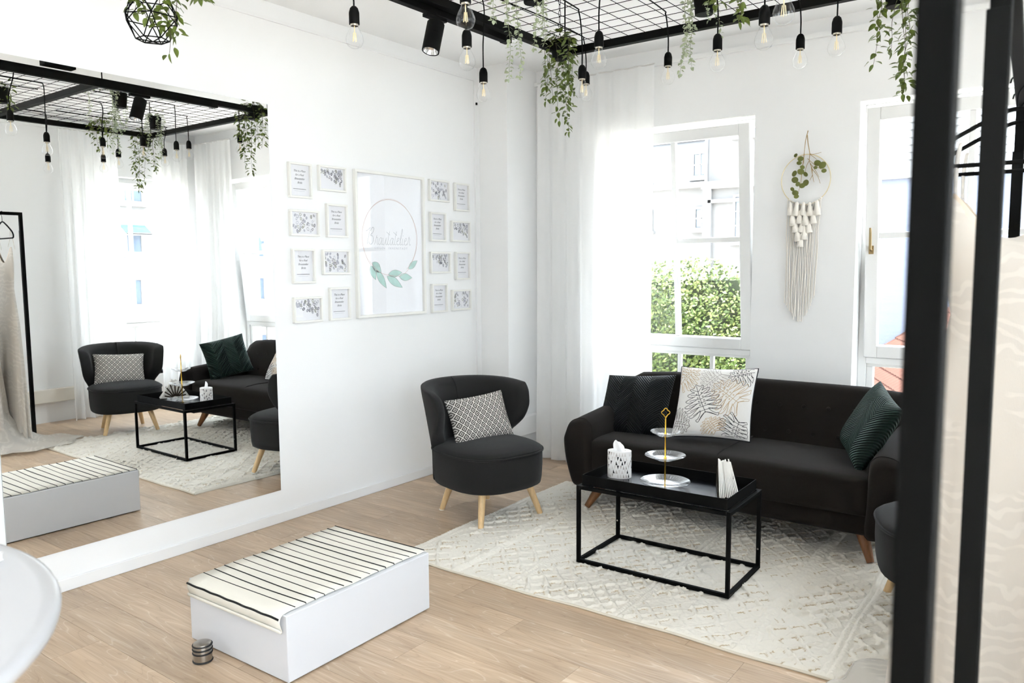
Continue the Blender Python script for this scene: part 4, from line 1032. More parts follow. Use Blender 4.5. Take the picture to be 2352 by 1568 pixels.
XS = np.linspace(-W_-0.004, W_-0.004, 9)
top = np.array([[(x+0.003*math.sin(p[0]*17+2)*(abs(x) > 0.2), p[0], p[1]) for p in path] for x in XS])
o = MB().grid(top).build('cloth', CANV, rn, smooth=True, ang=80)
sol = o.modifiers.new('thickness', 'SOLIDIFY'); sol.thickness = 0.003; sol.offset = 1.0
for k in range(16):
    y = BL-0.008-k*0.0468
    pts = [(x, y+0.0025*math.sin(x*9+k*1.7)+0.004*(x/W_)**2, BH+0.0072) for x in np.linspace(-W_-0.002, W_-0.008, 22)]
    pts = [(pts[0][0]-0.003, pts[0][1], pts[0][2]-0.004)]+pts+[(pts[-1][0]+0.003, pts[-1][1]-0.001, pts[-1][2]-0.004)]
    MB().tube(pts, 0.0021, 6).build('stripe', YARN, rn, smooth=True)
MB().tube([(x, -BL-0.0170, BH-0.0125+0.001*math.sin(x*60)) for x in np.linspace(-W_-0.004, W_-0.006, 40)], 0.0040, 6, flat=1.0).build('stripe', YARN, rn, smooth=True)

# door stop
ds = thing('door_stop', 'small steel cylinder door stop with three black rubber rings on the floor', 'door stop', (1.128, 1.588, 0))
MB().lathe([(0.030, 0.0), (0.034, 0.001), (0.0345, 0.006), (0.0345, 0.066), (0.033, 0.072), (0.028, 0.0735), (0.001, 0.074)], 36).build('body', STEEL, ds, smooth=True, ang=35)
for z in (0.004, 0.036, 0.051, 0.066):
    MB().tube([(0.0347*math.cos(t), 0.0347*math.sin(t), z) for t in np.linspace(0, 2*PI, 41)[:-1]], 0.0033, 8, closed=True).build('rubber_ring', RUBBER, ds, smooth=True)

# round white table in the near left corner
TBL = mat('white_table_lacquer', 'bcbcbe', 0.25, spec=0.5, coat=0.3)
rt = thing('round_table', 'tall round white pedestal table in the near left corner', 'table', (2.306, 0.0, 0))
RT = 0.569
MB().lathe([(0.001, 0.965), (RT-0.05, 0.965), (RT-0.014, 0.968), (RT-0.002, 0.978), (RT, 0.988), (RT-0.004, 0.997), (RT-0.014, 1.000), (RT-0.03, 0.9985), (RT-0.05, 0.997), (0.001, 0.997)], 96).build('table_top', TBL, rt, smooth=True, ang=50)
MB().lathe([(0.05, 0.02), (0.045, 0.06), (0.035, 0.12), (0.035, 0.90), (0.05, 0.94), (0.12, 0.965)], 32).build('pedestal', TBL, rt, smooth=True, ang=50)
MB().lathe([(0.30, 0.0), (0.30, 0.012), (0.28, 0.02), (0.001, 0.024)], 48).build('foot_plate', TBL, rt, smooth=True, ang=40)
bk_ = thing('notebook', 'closed white notebook on the round white table', 'notebook', (2.30, 0.39, 0.997), math.radians(-55))
MB().box(-0.11, 0.11, -0.08, 0.08, 0.0005, 0.003).build('back_cover', mat('notebook_white', 'f0f0f0', 0.4), bk_, bevel=0.001)
MB().box(-0.108, 0.109, -0.079, 0.079, 0.003, 0.013).build('pages', PAPER, bk_)
MB().box(-0.11, 0.11, -0.08, 0.08, 0.013, 0.0155).build('front_cover', MATS['notebook_white'], bk_, bevel=0.001)
# ------------------------------------------------------------------ suspended wire grid
GX0, GX1, GY0, GY1, GZ = 1.362, 3.065, 1.30, 3.805, 2.70
gr = thing('ceiling_grid', 'black steel wire mesh grid hanging below the ceiling', 'ceiling grid', (2.215, 2.55, GZ))
gx, gy = (GX1-GX0)/2, (GY1-GY0)/2
bs = 0.040
def beam(p, q): MB().bar(p, q, bs, bs).build('beam', BLACK, gr, bevel=0.002)
beam((-gx, -gy-bs/2, 0), (-gx, gy+bs/2, 0)); beam((gx, -gy-bs/2, 0), (gx, gy+bs/2, 0))
for y in (-gy, 0.0, gy): beam((-gx+bs/2, y, 0), (gx-bs/2, y, 0))
wx = MB().cyl((-gx, 0, 0), (gx, 0, 0), 0.0016, n=6).mesh('wire_x'); wy = MB().cyl((0, -gy, 0), (0, gy, 0), 0.0016, n=6).mesh('wire_y')
for me in (wx, wy): me.materials.append(BLACK)
n = 25
for k in range(1, n): inst('wire', wx, gr, Matrix.Translation((0, -gy+2*gy*k/n, 0.018)))
n = 17
for k in range(1, n): inst('wire', wy, gr, Matrix.Translation((-gx+2*gx*k/n, 0, 0.022)))
for sx in (-1, 1):
    for y in (-gy, 0, gy):
        MB().cyl((sx*gx, y, bs/2), (sx*gx, y, ZC-GZ-0.001), 0.004, n=8).build('hanger_rod', BLACK, gr, smooth=True)

# track and spotlight
tk = thing('track_light', 'black spotlight track fixed along the grid edge nearest the mirror', 'track light', (1.318, 2.33, 2.655))
MB().box(-0.018, 0.018, -1.03, 1.0, 0.0, 0.036).build('rail', BLACK, tk, bevel=0.002)
MB().box(-0.022, 0.022, 0.955, 1.003, -0.002, 0.038).build('end_cap', BLACKM, tk, bevel=0.002)
MB().box(-0.05, 0.02, -0.16, 0.02, 0.070, 0.105).build('junction_box', BLACKM, tk, bevel=0.002)
MB().cyl((0, -0.5, 0.036), (0.030, -0.5, 0.045), 0.004, n=6).build('bracket', BLACK, tk); MB().cyl((0, 0.5, 0.036), (0.030, 0.5, 0.045), 0.004, n=6).build('bracket', BLACK, tk)
spt = thing('spotlight', 'black cylinder spotlight clipped under the ceiling track', 'spotlight', (1.318, 2.775, 2.653))
MB().box(-0.016, 0.016, -0.075, 0.06, -0.016, 0.0).build('adapter', BLACKM, spt, bevel=0.002)
MB().cyl((0, 0, -0.030), (0, 0, -0.012), 0.010, n=12).build('swivel', BLACKM, spt, smooth=True)
hd = bpy.data.objects.new('head', None); COL.objects.link(hd); hd.parent = spt; hd.matrix_local = Matrix.Translation((0, 0.0, -0.028)) @ Matrix.Rotation(math.radians(-17), 4, 'X')
MB().lathe([(0.001, 0.0), (0.037, 0.0), (0.0405, -0.004), (0.0405, -0.060), (0.0395, -0.061), (0.0395, -0.063), (0.0405, -0.064), (0.0405, -0.142), (0.037, -0.142), (0.034, -0.128)], 32, cap=False).build('housing', BLACKM, hd, smooth=True, ang=35)
MB().lathe([(0.036, -0.140), (0.030, -0.122), (0.016, -0.108), (0.001, -0.106)], 28, cap=False).build('reflector', mat('spot_reflector', 'd9d9d9', 0.15, metal=1.0), hd, smooth=True)

# pendant bulbs
BULBG = thin_glass('bulb_glass', refl=0.9)
FIL = mat('warm_filament', 'efdcae', 0.4, emit='ffe2a0', estr=0.02); BRASSD = mat('lamp_thread', 'a9a294', 0.35, metal=0.8)
sock_me = MB().lathe([(0.003, 0.066), (0.008, 0.0655), (0.015, 0.058), (0.0188, 0.045), (0.0195, 0.040), (0.0195, 0.0), (0.0165, 0.0), (0.0165, 0.008)], 24, cap=False).mesh('socket')
fix_normals(sock_me); sock_me.materials.append(BLACKM); sock_me.shade_smooth(); sock_me.set_sharp_from_angle(angle=math.radians(50))
bulb_me = MB().lathe([(0.0138, 0.004), (0.0145, -0.006), (0.0180, -0.016), (0.0255, -0.030), (0.0315, -0.044), (0.0330, -0.055), (0.0310, -0.068), (0.0245, -0.079), (0.0140, -0.0855), (0.0005, -0.0875)], 28, cap=False).mesh('bulb')
fix_normals(bulb_me); bulb_me.materials.append(BULBG); bulb_me.shade_smooth()
thr_me = MB().lathe([(0.0150, 0.004), (0.0150, -0.004), (0.0138, -0.006)], 20, cap=False).mesh('lamp_cap'); thr_me.materials.append(BRASSD); thr_me.shade_smooth()
fb = MB()
for k in range(4):
    t = PI/2*k+0.4; fb.cyl((0.0045*math.cos(t), 0.0045*math.sin(t), -0.030), (0.0075*math.cos(t), 0.0075*math.sin(t), -0.062), 0.0012, n=6)
fb.cyl((0, 0, -0.004), (0, 0, -0.030), 0.0018, n=6)
fil_me = fb.mesh('filament'); fil_me.materials.append(FIL)
def pendant(x, y, z, label, run):
    t = thing('pendant_bulb', label, 'pendant lamp', (x, y, z), group='filament bulbs hanging from the grid')
    inst('socket', sock_me, t, Matrix.Identity(4)); b = inst('bulb', bulb_me, t, Matrix.Identity(4)); inst('filament', fil_me, b, Matrix.Identity(4)); inst('lamp_cap', thr_me, t, Matrix.Identity(4))
    zg = GZ+0.026-z; r = random.Random(int(x*997+y*131)); dx, dy = r.uniform(-0.025, 0.025), r.uniform(-0.02, 0.02)
    sgn = -1 if run < 0 else 1
    pts = [(0, 0, 0.062), (0.0, 0, 0.062+(zg-0.06)*0.35), (dx*0.5, dy+0.004*sgn, zg*0.8), (dx, dy+0.012*sgn, zg-0.012), (dx, dy+0.035*sgn, zg), (dx+0.012, dy+run*0.5, zg+0.002), (dx-0.004, dy+run, zg+0.001)]
    MB().tube(catmull(pts, 5), 0.0033, 6).build('cable', BLACKM, t, smooth=True)
B_ = [(1.54, 2.07, 2.41, 'filament pendant bulb hanging alone left of the spotlight', .3), (1.82, 2.39, 2.35, 'filament pendant bulb right beside the single eucalyptus sprig', -.4),
      (1.51, 2.88, 2.35, 'filament pendant bulb on a long cable left of the eucalyptus strands', -.35), (2.04, 2.12, 2.40, 'filament pendant bulb cut by the top edge above the left sprig', .3),
      (2.11, 2.90, 2.41, 'filament pendant bulb right of the corner vine, higher of the group', -.3), (1.79, 3.29, 2.40, 'filament pendant bulb right of the corner vine, lower and nearer one', -.6),
      (1.57, 3.69, 2.48, 'filament pendant bulb partly hidden behind another beside the corner vine', -.8), (2.10, 3.58, 2.47, 'filament pendant bulb above the curtain edge, left of the hanging eucalyptus', -.7),
      (2.50, 3.21, 2.40, 'filament pendant bulb below the short leafy vine', -.5), (2.83, 2.82, 2.35, 'largest filament pendant bulb above the macrame hanging', -.2),
      (2.69, 3.71, 2.48, 'filament pendant bulb tilted on its cable above the macrame branch', -.9), (3.00, 2.50, 2.33, 'filament pendant bulb cut by the top edge on the right', .04),
      (2.95, 3.31, 2.41, 'rightmost whole filament pendant bulb, near the right vine', -.5)]
for b in B_: pendant(*b)

# ------------------------------------------------------------------ hanging plants
LEAFG = mat('glossy_green_leaf', '64752f', 0.4, var=0.6, vscale=9, spec=0.35); LEAFE = mat('dusty_eucalyptus_leaf', 'a9b394', 0.7, var=0.2, vscale=12)
VINE = mat('thin_brown_vine', '4b4331', 0.8); VINEE = mat('pale_green_stem', '8d9673', 0.8)
def leaf_mesh(name, L, W, fold, m, tipp=1.3):
    mb = MB(); n = 7; top, bot, mid = [], [], []
    for k in range(n):
        t = k/(n-1); wv = W/2*math.sin(PI*t**(0.75))**0.9 if 0 < t < 1 else 0
        mid.append((L*t, 0, -0.10*L*t*t)); top.append((L*t, wv, -0.10*L*t*t+fold*wv)); bot.append((L*t, -wv, -0.10*L*t*t+fold*wv))
    mb.grid([top, mid, bot]); me = mb.mesh(name); me.materials.append(m); me.shade_smooth(); return me
leafA = leaf_mesh('leaf', 0.040, 0.0205, 0.30, LEAFG); leafB = leaf_mesh('leaf', 0.021, 0.018, 0.2, LEAFE)
def rand_leaf(parent, me, p, out, r, s):
    d = unit(np.array(out)+np.array((r.uniform(-.5, .5), r.uniform(-.5, .5), r.uniform(-.9, .3))))
    z = np.array((r.uniform(-.5, .5), r.uniform(-.5, .5), 1.0)); z = unit(z-d*np.dot(z, d)); y = np.cross(z, d)
    M = frame_mat(d, y, z, p) @ Matrix.Scale(s, 4)
    inst('leaf', me, parent, M)
def plant(name, label, loc, strands, kind, seed, pot=True, pot_h=0.10, pot_r=0.05, bush=14, chain=None, group=None, clear=None):
    """strands: (dx, dy, length) of each hanging stem, from the pot rim"""
    r = random.Random(seed); root = thing(name, label, 'plant', loc, group=group)
    if pot:
        MB().lathe([(pot_r*0.78, 0.0), (pot_r*0.80, 0.002), (pot_r, pot_h), (pot_r*0.92, pot_h), (pot_r*0.88, pot_h-0.015), (0.001, pot_h-0.015)], 20).build('pot', BLACKM, root, smooth=True, ang=40)
    lm, stem_m, step, sz = (leafA, VINE, 0.0160, 1.0) if kind == 'vine' else (leafB, VINEE, 0.0125, 1.0)
    for (dx, dy, ln) in strands:
        a = math.atan2(dy, dx); out0 = np.array((math.cos(a), math.sin(a), 0))
        p = np.array((math.cos(a)*pot_r*0.7, math.sin(a)*pot_r*0.7, pot_h)); pts = [p, p+out0*0.02+np.array((0, 0, 0.018))]
        tgt = np.array((dx, dy, pot_h-0.02)); pts.append(tgt)
        m_ = max(3, int(ln/0.06)); q = tgt.copy()
        for k in range(m_):
            q = q+np.array((r.uniform(-.012, .012), r.uniform(-.012, .012), -ln/m_)); pts.append(q.copy())
        path = catmull(pts, 4)
        part = MB().tube(path, list(np.linspace(0.0016, 0.0008, len(path))), 5).build('vine', stem_m, root, smooth=True)
        acc = 0; last = path[0]; k = 0
        for pth in path[1:]:
            acc += np.linalg.norm(pth-last); last = pth
            if acc > step:
                acc = 0; k += 1
                th = r.uniform(0, 6.28)
                for s_ in ((0, PI) if kind != 'vine' else (0, 2.4)):
                    if kind == 'vine' and r.random() < 0.12: continue
                    o_ = (math.cos(th+s_), math.sin(th+s_), -0.2)
                    tw = np.array(o_)*r.uniform(0.002, 0.028 if kind == 'vine' else 0.006)
                    rand_leaf(part, lm, pth+tw, o_, r, sz*r.uniform(0.65, 1.15))
        rand_leaf(part, lm, path[-1], (0, 0, -1), r, sz*0.9)
    for k in range(bush):
        th = r.uniform(0, 6.28); rr = pot_r*r.uniform(0.2, 1.3)
        base = root if not pot else part
        rand_leaf(part, lm, (rr*math.cos(th), rr*math.sin(th), pot_h+r.uniform(-0.01, 0.06)), (math.cos(th), math.sin(th), 0.4), r, sz*r.uniform(0.7, 1.2))
    if chain:
        nlk = max(2, int(chain/0.03)); zc_ = pot_h
        for k in range(nlk):
            z0_ = pot_h+chain*k/nlk; hh = chain/nlk*0.62
            ang = PI/2*(k % 2)
            MB().tube([(0.006*math.cos(t)*math.cos(ang), 0.006*math.cos(t)*math.sin(ang), z0_+hh+hh*math.sin(t)) for t in np.linspace(0, 2*PI, 13)[:-1]], 0.0014, 5, closed=True).build('chain_link', BLACK, root, smooth=True)
    return root
plant('hanging_vine', 'dense trailing green vine in a black pot at the near grid corner', (1.395, 3.70, 2.635), [(-.06, -.05, .30), (.02, -.07, .42), (.07, -.02, .34), (-.03, .05, .26), (.05, .05, .24), (-.08, .01, .20), (.10, -.05, .20), (0.0, -.09, .30), (0.03, 0.0, .47)], 'vine', 21, chain=0.255, bush=44, group='trailing green vines')
plant('hanging_vine', 'trailing green vine at the right grid corner, half behind the black post', (3.075, 3.755, 2.60), [(.03, -.08, .36), (.06, -.05, .42), (-.05, -.06, .20), (.08, .02, .38), (-.02, .06, .25), (0.05, -.09, .46), (-.07, .03, .30)], 'vine', 33, bush=20, group='trailing green vines')
plant('hanging_vine', 'short leafy green vine beside the black pot with eucalyptus', (2.53, 3.15, 2.64), [(.02, -.05, .12), (.10, -.03, .20), (-.02, .03, .10), (.06, .02, .16), (.14, -.06, .08)], 'vine', 41, pot=False, pot_h=0.05, pot_r=0.03, bush=10, group='trailing green vines')
plant('hanging_eucalyptus', 'dusty green eucalyptus strands hanging left of the corner vine', (1.79, 2.88, 2.645), [(-.06, -.05, .40), (-.09, -.10, .40), (.03, -.04, .28), (.07, -.01, .25), (-.02, -.22, .20), (.02, .05, .22)], 'euc', 52, bush=10, group='hanging eucalyptus')
plant('hanging_eucalyptus', 'dusty green eucalyptus strands in a black pot above the window', (2.34, 3.44, 2.63), [(-.08, -.02, .33), (-.07, .03, .30), (-.04, -.07, .26), (.05, -.05, .12), (.03, .06, .20)], 'euc', 63, bush=10, group='hanging eucalyptus')
plant('hanging_vine', 'trailing green vine at the left edge of the mirror view', (2.03, 2.21, 2.60), [(.05, .05, .10), (-.06, .03, .14), (.03, -.06, .12), (-.03, -.05, .16)], 'vine', 71, bush=14, group='trailing green vines')

# geometric wire planter
gp = thing('wire_planter', 'black geometric wire planter with a trailing vine hanging from the ceiling', 'planter', (1.085, 1.532, 2.385))
ico = [(0, 0, 0.085)]
R1, R2_ = 0.062, 0.096
for k in range(6): ico.append((R1*math.cos(PI/3*k), R1*math.sin(PI/3*k), 0.070))
for k in range(6): ico.append((R2_*math.cos(PI/3*k+PI/6), R2_*math.sin(PI/3*k+PI/6), 0.0))
for k in range(6): ico.append((0.055*math.cos(PI/3*k), 0.055*math.sin(PI/3*k), -0.072))
E_ = [(1+k, 1+(k+1) % 6) for k in range(6)]+[(7+k, 7+(k+1) % 6) for k in range(6)]+[(13+k, 13+(k+1) % 6) for k in range(6)]
E_ += [(1+k, 7+k) for k in range(6)]+[(1+(k+1) % 6, 7+k) for k in range(6)]+[(13+k, 7+k) for k in range(6)]+[(13+(k+1) % 6, 7+k) for k in range(6)]
ico.append((0, 0, -0.078)); E_ += [(13+k, 19) for k in range(6)]
me = MB()
for a, b_ in E_: me.cyl(ico[a], ico[b_], 0.0021, n=6)
me.build('wire_cage', BLACK, gp, smooth=True)
MB().cyl((0, 0, 0.07), (0, 0, ZC-2.385), 0.0018, n=6).build('cord', BLACKM, gp)
plant('hanging_vine', 'trailing green vine spilling from the geometric wire planter', (1.085, 1.532, 2.385), [(.075, -.01, .10), (.06, .03, .19), (.05, -.05, .08), (.085, .045, .13), (.16, .10, .0), (0.02, -.07, .06)], 'vine', 85, pot=False, pot_h=0.085, pot_r=0.05, bush=16, group='trailing green vines')

# ------------------------------------------------------------------ clothes racks, hangers, dresses
def rack(label, P, Q, z, sleeve=True):
    P, Q = np.array((*P, 0), float), np.array((*Q, 0), float); c = (P+Q)/2
    t = thing('clothes_rack', label, 'clothes rack', tuple(c)); p, q = P-c, Q-c
    for e in (p, q):
        MB().box(e[0]-0.013, e[0]+0.013, e[1]-0.013, e[1]+0.013, 0.0, z).build('post', BLACK, t, bevel=0.002)
        if sleeve: MB().box(e[0]-0.0165, e[0]+0.0125, e[1]-0.016, e[1]-0.0132, 0.0, z-0.155).build('sleeve', BLACKM, t, bevel=0.001)
    d = unit(q-p)
    MB().bar(p+(0, 0, z-0.013)+d*0.013, q+(0, 0, z-0.013)-d*0.013, 0.026, 0.026).build('rail', BLACK, t, bevel=0.002)
    MB().bar(p+(0, 0, 0.02)+d*0.013, q+(0, 0, 0.02)-d*0.013, 0.026, 0.026).build('foot_rail', BLACK, t, bevel=0.002)
    n = np.array((-d[1], d[0], 0))
    for e in (p, q):
        for s_ in (-1, 1):
            MB().bar(e+n*s_*0.013+(0, 0, 0.013), e+n*s_*0.16+(0, 0, 0.013), 0.026, 0.024).build('foot', BLACK, t, bevel=0.002)
    return t
rack('black square-tube clothes rack carrying the bridal dresses', (3.687, 1.28), (3.606, 2.90), 2.0)
rack('black clothes rack whose broad near post crosses the right of the view', (3.709, 0.63), (4.30, 0.56), 2.02, sleeve=False)

def hanger(label, x, y, z, rot=0.0):
    t = thing('clothes_hanger', label, 'hanger', (x, y, z), rot)
    w = 0.205
    pts = [(0, 0, -0.035), (-0.04, 0, -0.045), (-0.12, 0, -0.085), (-0.185, 0, -0.125), (-w, 0, -0.155), (-0.195, 0, -0.172), (-0.15, 0, -0.175), (0.15, 0, -0.175), (0.195, 0, -0.172), (w, 0, -0.155), (0.185, 0, -0.125), (0.12, 0, -0.085), (0.04, 0, -0.045)]
    MB().tube(catmull(pts, 4, closed=True), 0.006, 8, closed=True).build('bow', BLACKM, t, smooth=True)
    hk_ = [(0, 0, -0.036), (0, 0, 0.0), (0.008, 0, 0.018), (0.019, 0, 0.032), (0.016, 0, 0.047), (0.0, 0, 0.054), (-0.015, 0, 0.047), (-0.019, 0, 0.034)]
    MB().tube(catmull(hk_, 5), 0.0022, 6).build('hook', STEEL if False else BLACK, t, smooth=True)
    return t
ZH = 1.949
hanger('black hanger holding the lace dress on the rack', 3.623, 2.52, ZH)
hanger('black hanger at the far end of the rack beside the corner post', 3.612, 2.76, ZH)

LACE = lace('ivory_lace', 'e9e4dc'); LINING = mat('champagne_lining', 'dccdba', 0.6, spec=0.2)
TULLE = sheer('white_tulle', 'f6f4f1', trans=0.35, transl=0.4)
def dress(label, x, y, ky, seed, sc_=1.0, flare=0.255, rot=0.0, train=True):
    r = random.Random(seed)
    t = thing('bridal_dress', label, 'dress', (x, y, 0), rot)
    prof = [(z_, a_, b0*ky) for z_, a_, b0 in [(1.70, 0.158, 0.030), (1.64, 0.166, 0.060), (1.56, 0.168, 0.080), (1.48, 0.155, 0.085), (1.36, 0.135, 0.080), (1.26, 0.150, 0.095), (1.05, 0.190, 0.125), (0.80, 0.205, 0.150), (0.50, 0.220, 0.18), (0.22, 0.235, 0.20), (0.05, flare, 0.25), (0.008, flare+0.02, 0.26)]]
    ph = [r.uniform(0, 6.28) for _ in range(4)]
    def rings(k, ampk, off):
        out = []
        for z, a, b_ in prof:
            if z > 1.70 and off: continue
            amp = ampk*max(0, (1.30-z)/1.30)**0.9
            rg = []
            for i in range(72):
                th = 2*PI*i/72; w = 1+amp*(math.sin(9*th+ph[0]+1.2*math.sin(2*th))+0.6*math.sin(5*th+ph[1])+0.3*math.sin(17*th+ph[2]))
                zz = z
                if z > 1.52: zz = z-(0.13*abs(math.sin(th))**3)*(z-1.52)/0.18   # V neck front and back
                rg.append((a*k*w*math.cos(th), b_*k*w*math.sin(th), zz))
            out.append(rg)
        return out
    MB().loft(rings(1.0, 0.10, False), cap=False).build('lace_layer', LACE, t, smooth=True, ang=180)
    MB().loft(rings(0.90, 0.09, True), cap=False).build('lining', LINING, t, smooth=True, ang=180)
    for s_ in (-1, 1):
        MB().tube(catmull([(s_*0.135, -0.02, 1.70), (s_*0.138, 0.0, 1.78), (s_*0.130, 0.006, 1.838), (s_*0.138, 0.02, 1.76), (s_*0.138, 0.03, 1.68)], 4), 0.004, 6, flat=0.5).build('strap', LACE, t, smooth=True)
    if train:
        nu, nv = 40, 26; P = np.zeros((nu, nv, 3))
        for i in range(nu):
            for j in range(nv):
                u, v = i/(nu-1), j/(nv-1)
                ang = math.radians(92+118*u); rmax = float(np.interp(u, [0, 0.15, 0.42, 0.7, 1], [0.60, 0.72, 0.60, 0.44, 0.30])); rad = 0.17+v*(rmax-0.17)
                rad *= 1+0.04*math.sin(9*u*PI+ph[1])*v
                hgt = 0.30*(1-v)**3.4+0.026+0.018*(0.5+0.5*math.sin(12*u*PI+3*v+ph[0]))*(0.3+0.7*v)+0.008*(0.5+0.5*math.sin(23*u+9*v))
                P[i, j] = (rad*math.cos(ang), rad*math.sin(ang), max(0.022, hgt*(0.55 if v > 0.97 else 1)))
        MB().grid(P).build('train', LACE, t, smooth=True, ang=180)
        hem = [P[i, nv-1]+np.array((0, 0, 0.003)) for i in range(nu)]
        MB().tube(hem, 0.004, 5).build('hem_edge', LACE, t, smooth=True)
    return t
dress('ivory lace bridal dress with a long train, on the rack behind the black posts', 3.623, 2.52, 0.80, 5)
dress('plain ivory bridal dress hanging furthest along the rack', 3.612, 2.76, 0.32, 9, flare=0.24, rot=0.0, train=False)
# ------------------------------------------------------------------ outside
g = MB().box(-40, 40, -40, 60, -3.4, -3.2).build('ground', mat('pale_paving', 'cfcac2', 0.9), None); tag(g, 'pale street paving outside below the windows', 'ground', kind='structure')
STUC = mat('pale_stone_render', '696866', 0.9, spec=0.1, bump=0.2, bscale=30); WPAINT = mat('pale_house_paint', '80807f', 0.6)
WGL = mat('grey_blue_house_glass', '4a5666', 0.08, spec=0.6); SLATE = mat('pale_slate_roof', '6a6a6a', 0.7, var=0.08, vscale=4); SLATED = mat('blue_slate_edge', '3d4a5e', 0.6)

def house_window(root, org, ax, wid, hgt, panes=(2, 2), depth=0.05):
    """window on a facade: org lower left corner, ax horizontal unit vector, normal = ax x z (towards the viewer is -n)"""
    org, ax = np.array(org, float), np.array(ax, float); zz = np.array((0, 0, 1.0)); nn = np.cross(ax, zz)
    def q(a0, a1, b0, b1, d0, d1):
        mb = MB(); P = [org+ax*a+zz*b+nn*d for d in (d0, d1) for b in (b0, b1) for a in (a0, a1)]
        mb.add(P, [(0, 2, 3, 1), (4, 5, 7, 6), (0, 1, 5, 4), (2, 6, 7, 3), (0, 4, 6, 2), (1, 3, 7, 5)]); return mb
    f = 0.05
    w = MB()
    for r_ in ((0, wid, 0, f), (0, wid, hgt-f, hgt), (0, f, f, hgt-f), (wid-f, wid, f, hgt-f)):
        t = q(*r_, 0.0, depth); w.add(t.v, t.f)
    win = w.build('window', WPAINT, root)
    for i in range(panes[0]):
        for j in range(panes[1]):
            a0 = f+(wid-2*f)*i/panes[0]+0.012; a1 = f+(wid-2*f)*(i+1)/panes[0]-0.012; b0 = f+(hgt-2*f)*j/panes[1]+0.012; b1 = f+(hgt-2*f)*(j+1)/panes[1]-0.012
            q(a0, a1, b0, b1, 0.0, depth*0.5).build('pane', WGL, win)
    bars = MB()
    if panes[0] > 1: t = q(wid/2-0.014, wid/2+0.014, f, hgt-f, 0.0, depth*0.8); bars.add(t.v, t.f)
    if panes[1] > 1:
        for j in range(1, panes[1]):
            z_ = f+(hgt-2*f)*j/panes[1]; t = q(f, wid-f, z_-0.014, z_+0.014, 0.0, depth*0.8); bars.add(t.v, t.f)
    if bars.v: bars.build('glazing_bar', WPAINT, win)
    q(-0.06, wid+0.06, -0.06, 0, 0, 0.12).build('sill', WPAINT, win)
    return win

# --- house across the garden (through the window behind the sofa)
h1 = thing('townhouse', 'white townhouse with mansard dormers beyond the hedge', 'building', (-5.0, 17.0, -3.2))
def L1(x, y, z): return (x+5.0, y-17.0, z+3.2)
MB().box(-4.0, 1.93, 0.0, 8, 0.0, 6.53).build('facade', STUC, h1)
MB().box(-4.1, 1.95, -0.18, 0.25, 6.48, 6.60).build('gutter', WPAINT, h1)
rf = MB(); rf.add([(-4.1, -0.1, 6.60), (1.93, -0.1, 6.60), (1.93, 1.0, 7.75), (-4.1, 1.0, 7.75), (-4.1, 8, 7.75), (1.93, 8, 7.75), (-4.1, 8, 6.6), (1.93, 8, 6.6)], [(0, 1, 2, 3), (3, 2, 5, 4), (0, 3, 4, 6), (1, 7, 5, 2), (0, 6, 7, 1), (4, 5, 7, 6)])
rf.build('mansard_roof', SLATE, h1); MB().box(-4.1, 1.93, 0.85, 1.2, 7.72, 7.86).build('roof_edge', SLATED, h1)
for wx_ in (1.42, 0.0, -1.42, -2.9):
    house_window(h1, (wx_, 0, 5.53), (1, 0, 0), 0.38, 0.52)
    house_window(h1, (wx_, 0, 3.4), (1, 0, 0), 0.38, 0.7, (2, 2))
    dm = MB(); dm.add([(wx_-0.18, -0.05, 6.62), (wx_+0.50, -0.05, 6.62), (wx_+0.50, -0.05, 7.32), (wx_+0.16, -0.05, 7.46), (wx_-0.18, -0.05, 7.32), (wx_-0.18, 1.0, 6.62), (wx_+0.50, 1.0, 6.62), (wx_+0.50, 1.0, 7.32), (wx_+0.16, 1.0, 7.46), (wx_-0.18, 1.0, 7.32)],
                      [(0, 1, 2, 3, 4), (5, 9, 8, 7, 6), (0, 5, 6, 1), (1, 6, 7, 2), (2, 7, 8, 3), (3, 8, 9, 4), (4, 9, 5, 0)])
    d_ = dm.build('dormer', WPAINT, h1); house_window(h1, (wx_-0.04, -0.05, 6.70), (1, 0, 0), 0.40, 0.58)
h2 = thing('apartment_block', 'tall white block with a stepped parapet right of the townhouse', 'building', (0.4, 16.2, -3.2))
MB().box(-3.40, -0.9, 0, 8, 0, 10.5).build('facade', STUC, h2)
MB().box(-3.42, -0.88, -0.16, 0.0, 6.35, 6.50).build('string_course', WPAINT, h2); MB().box(-3.30, -1.9, -0.10, 0.0, 6.05, 6.12).build('string_course', WPAINT, h2)
MB().box(-3.40, -3.22, -0.10, 0.0, 0, 6.35).build('pilaster', WPAINT, h2); MB().box(-3.33, -3.27, -0.20, -0.10, 6.5, 10.4).build('downpipe', SLATE, h2)
for z in (5.2, 3.0, 7.4):
    for x in (-2.75, -1.6): house_window(h2, (x, 0, z), (1, 0, 0), 0.55, 1.0, (2, 3))

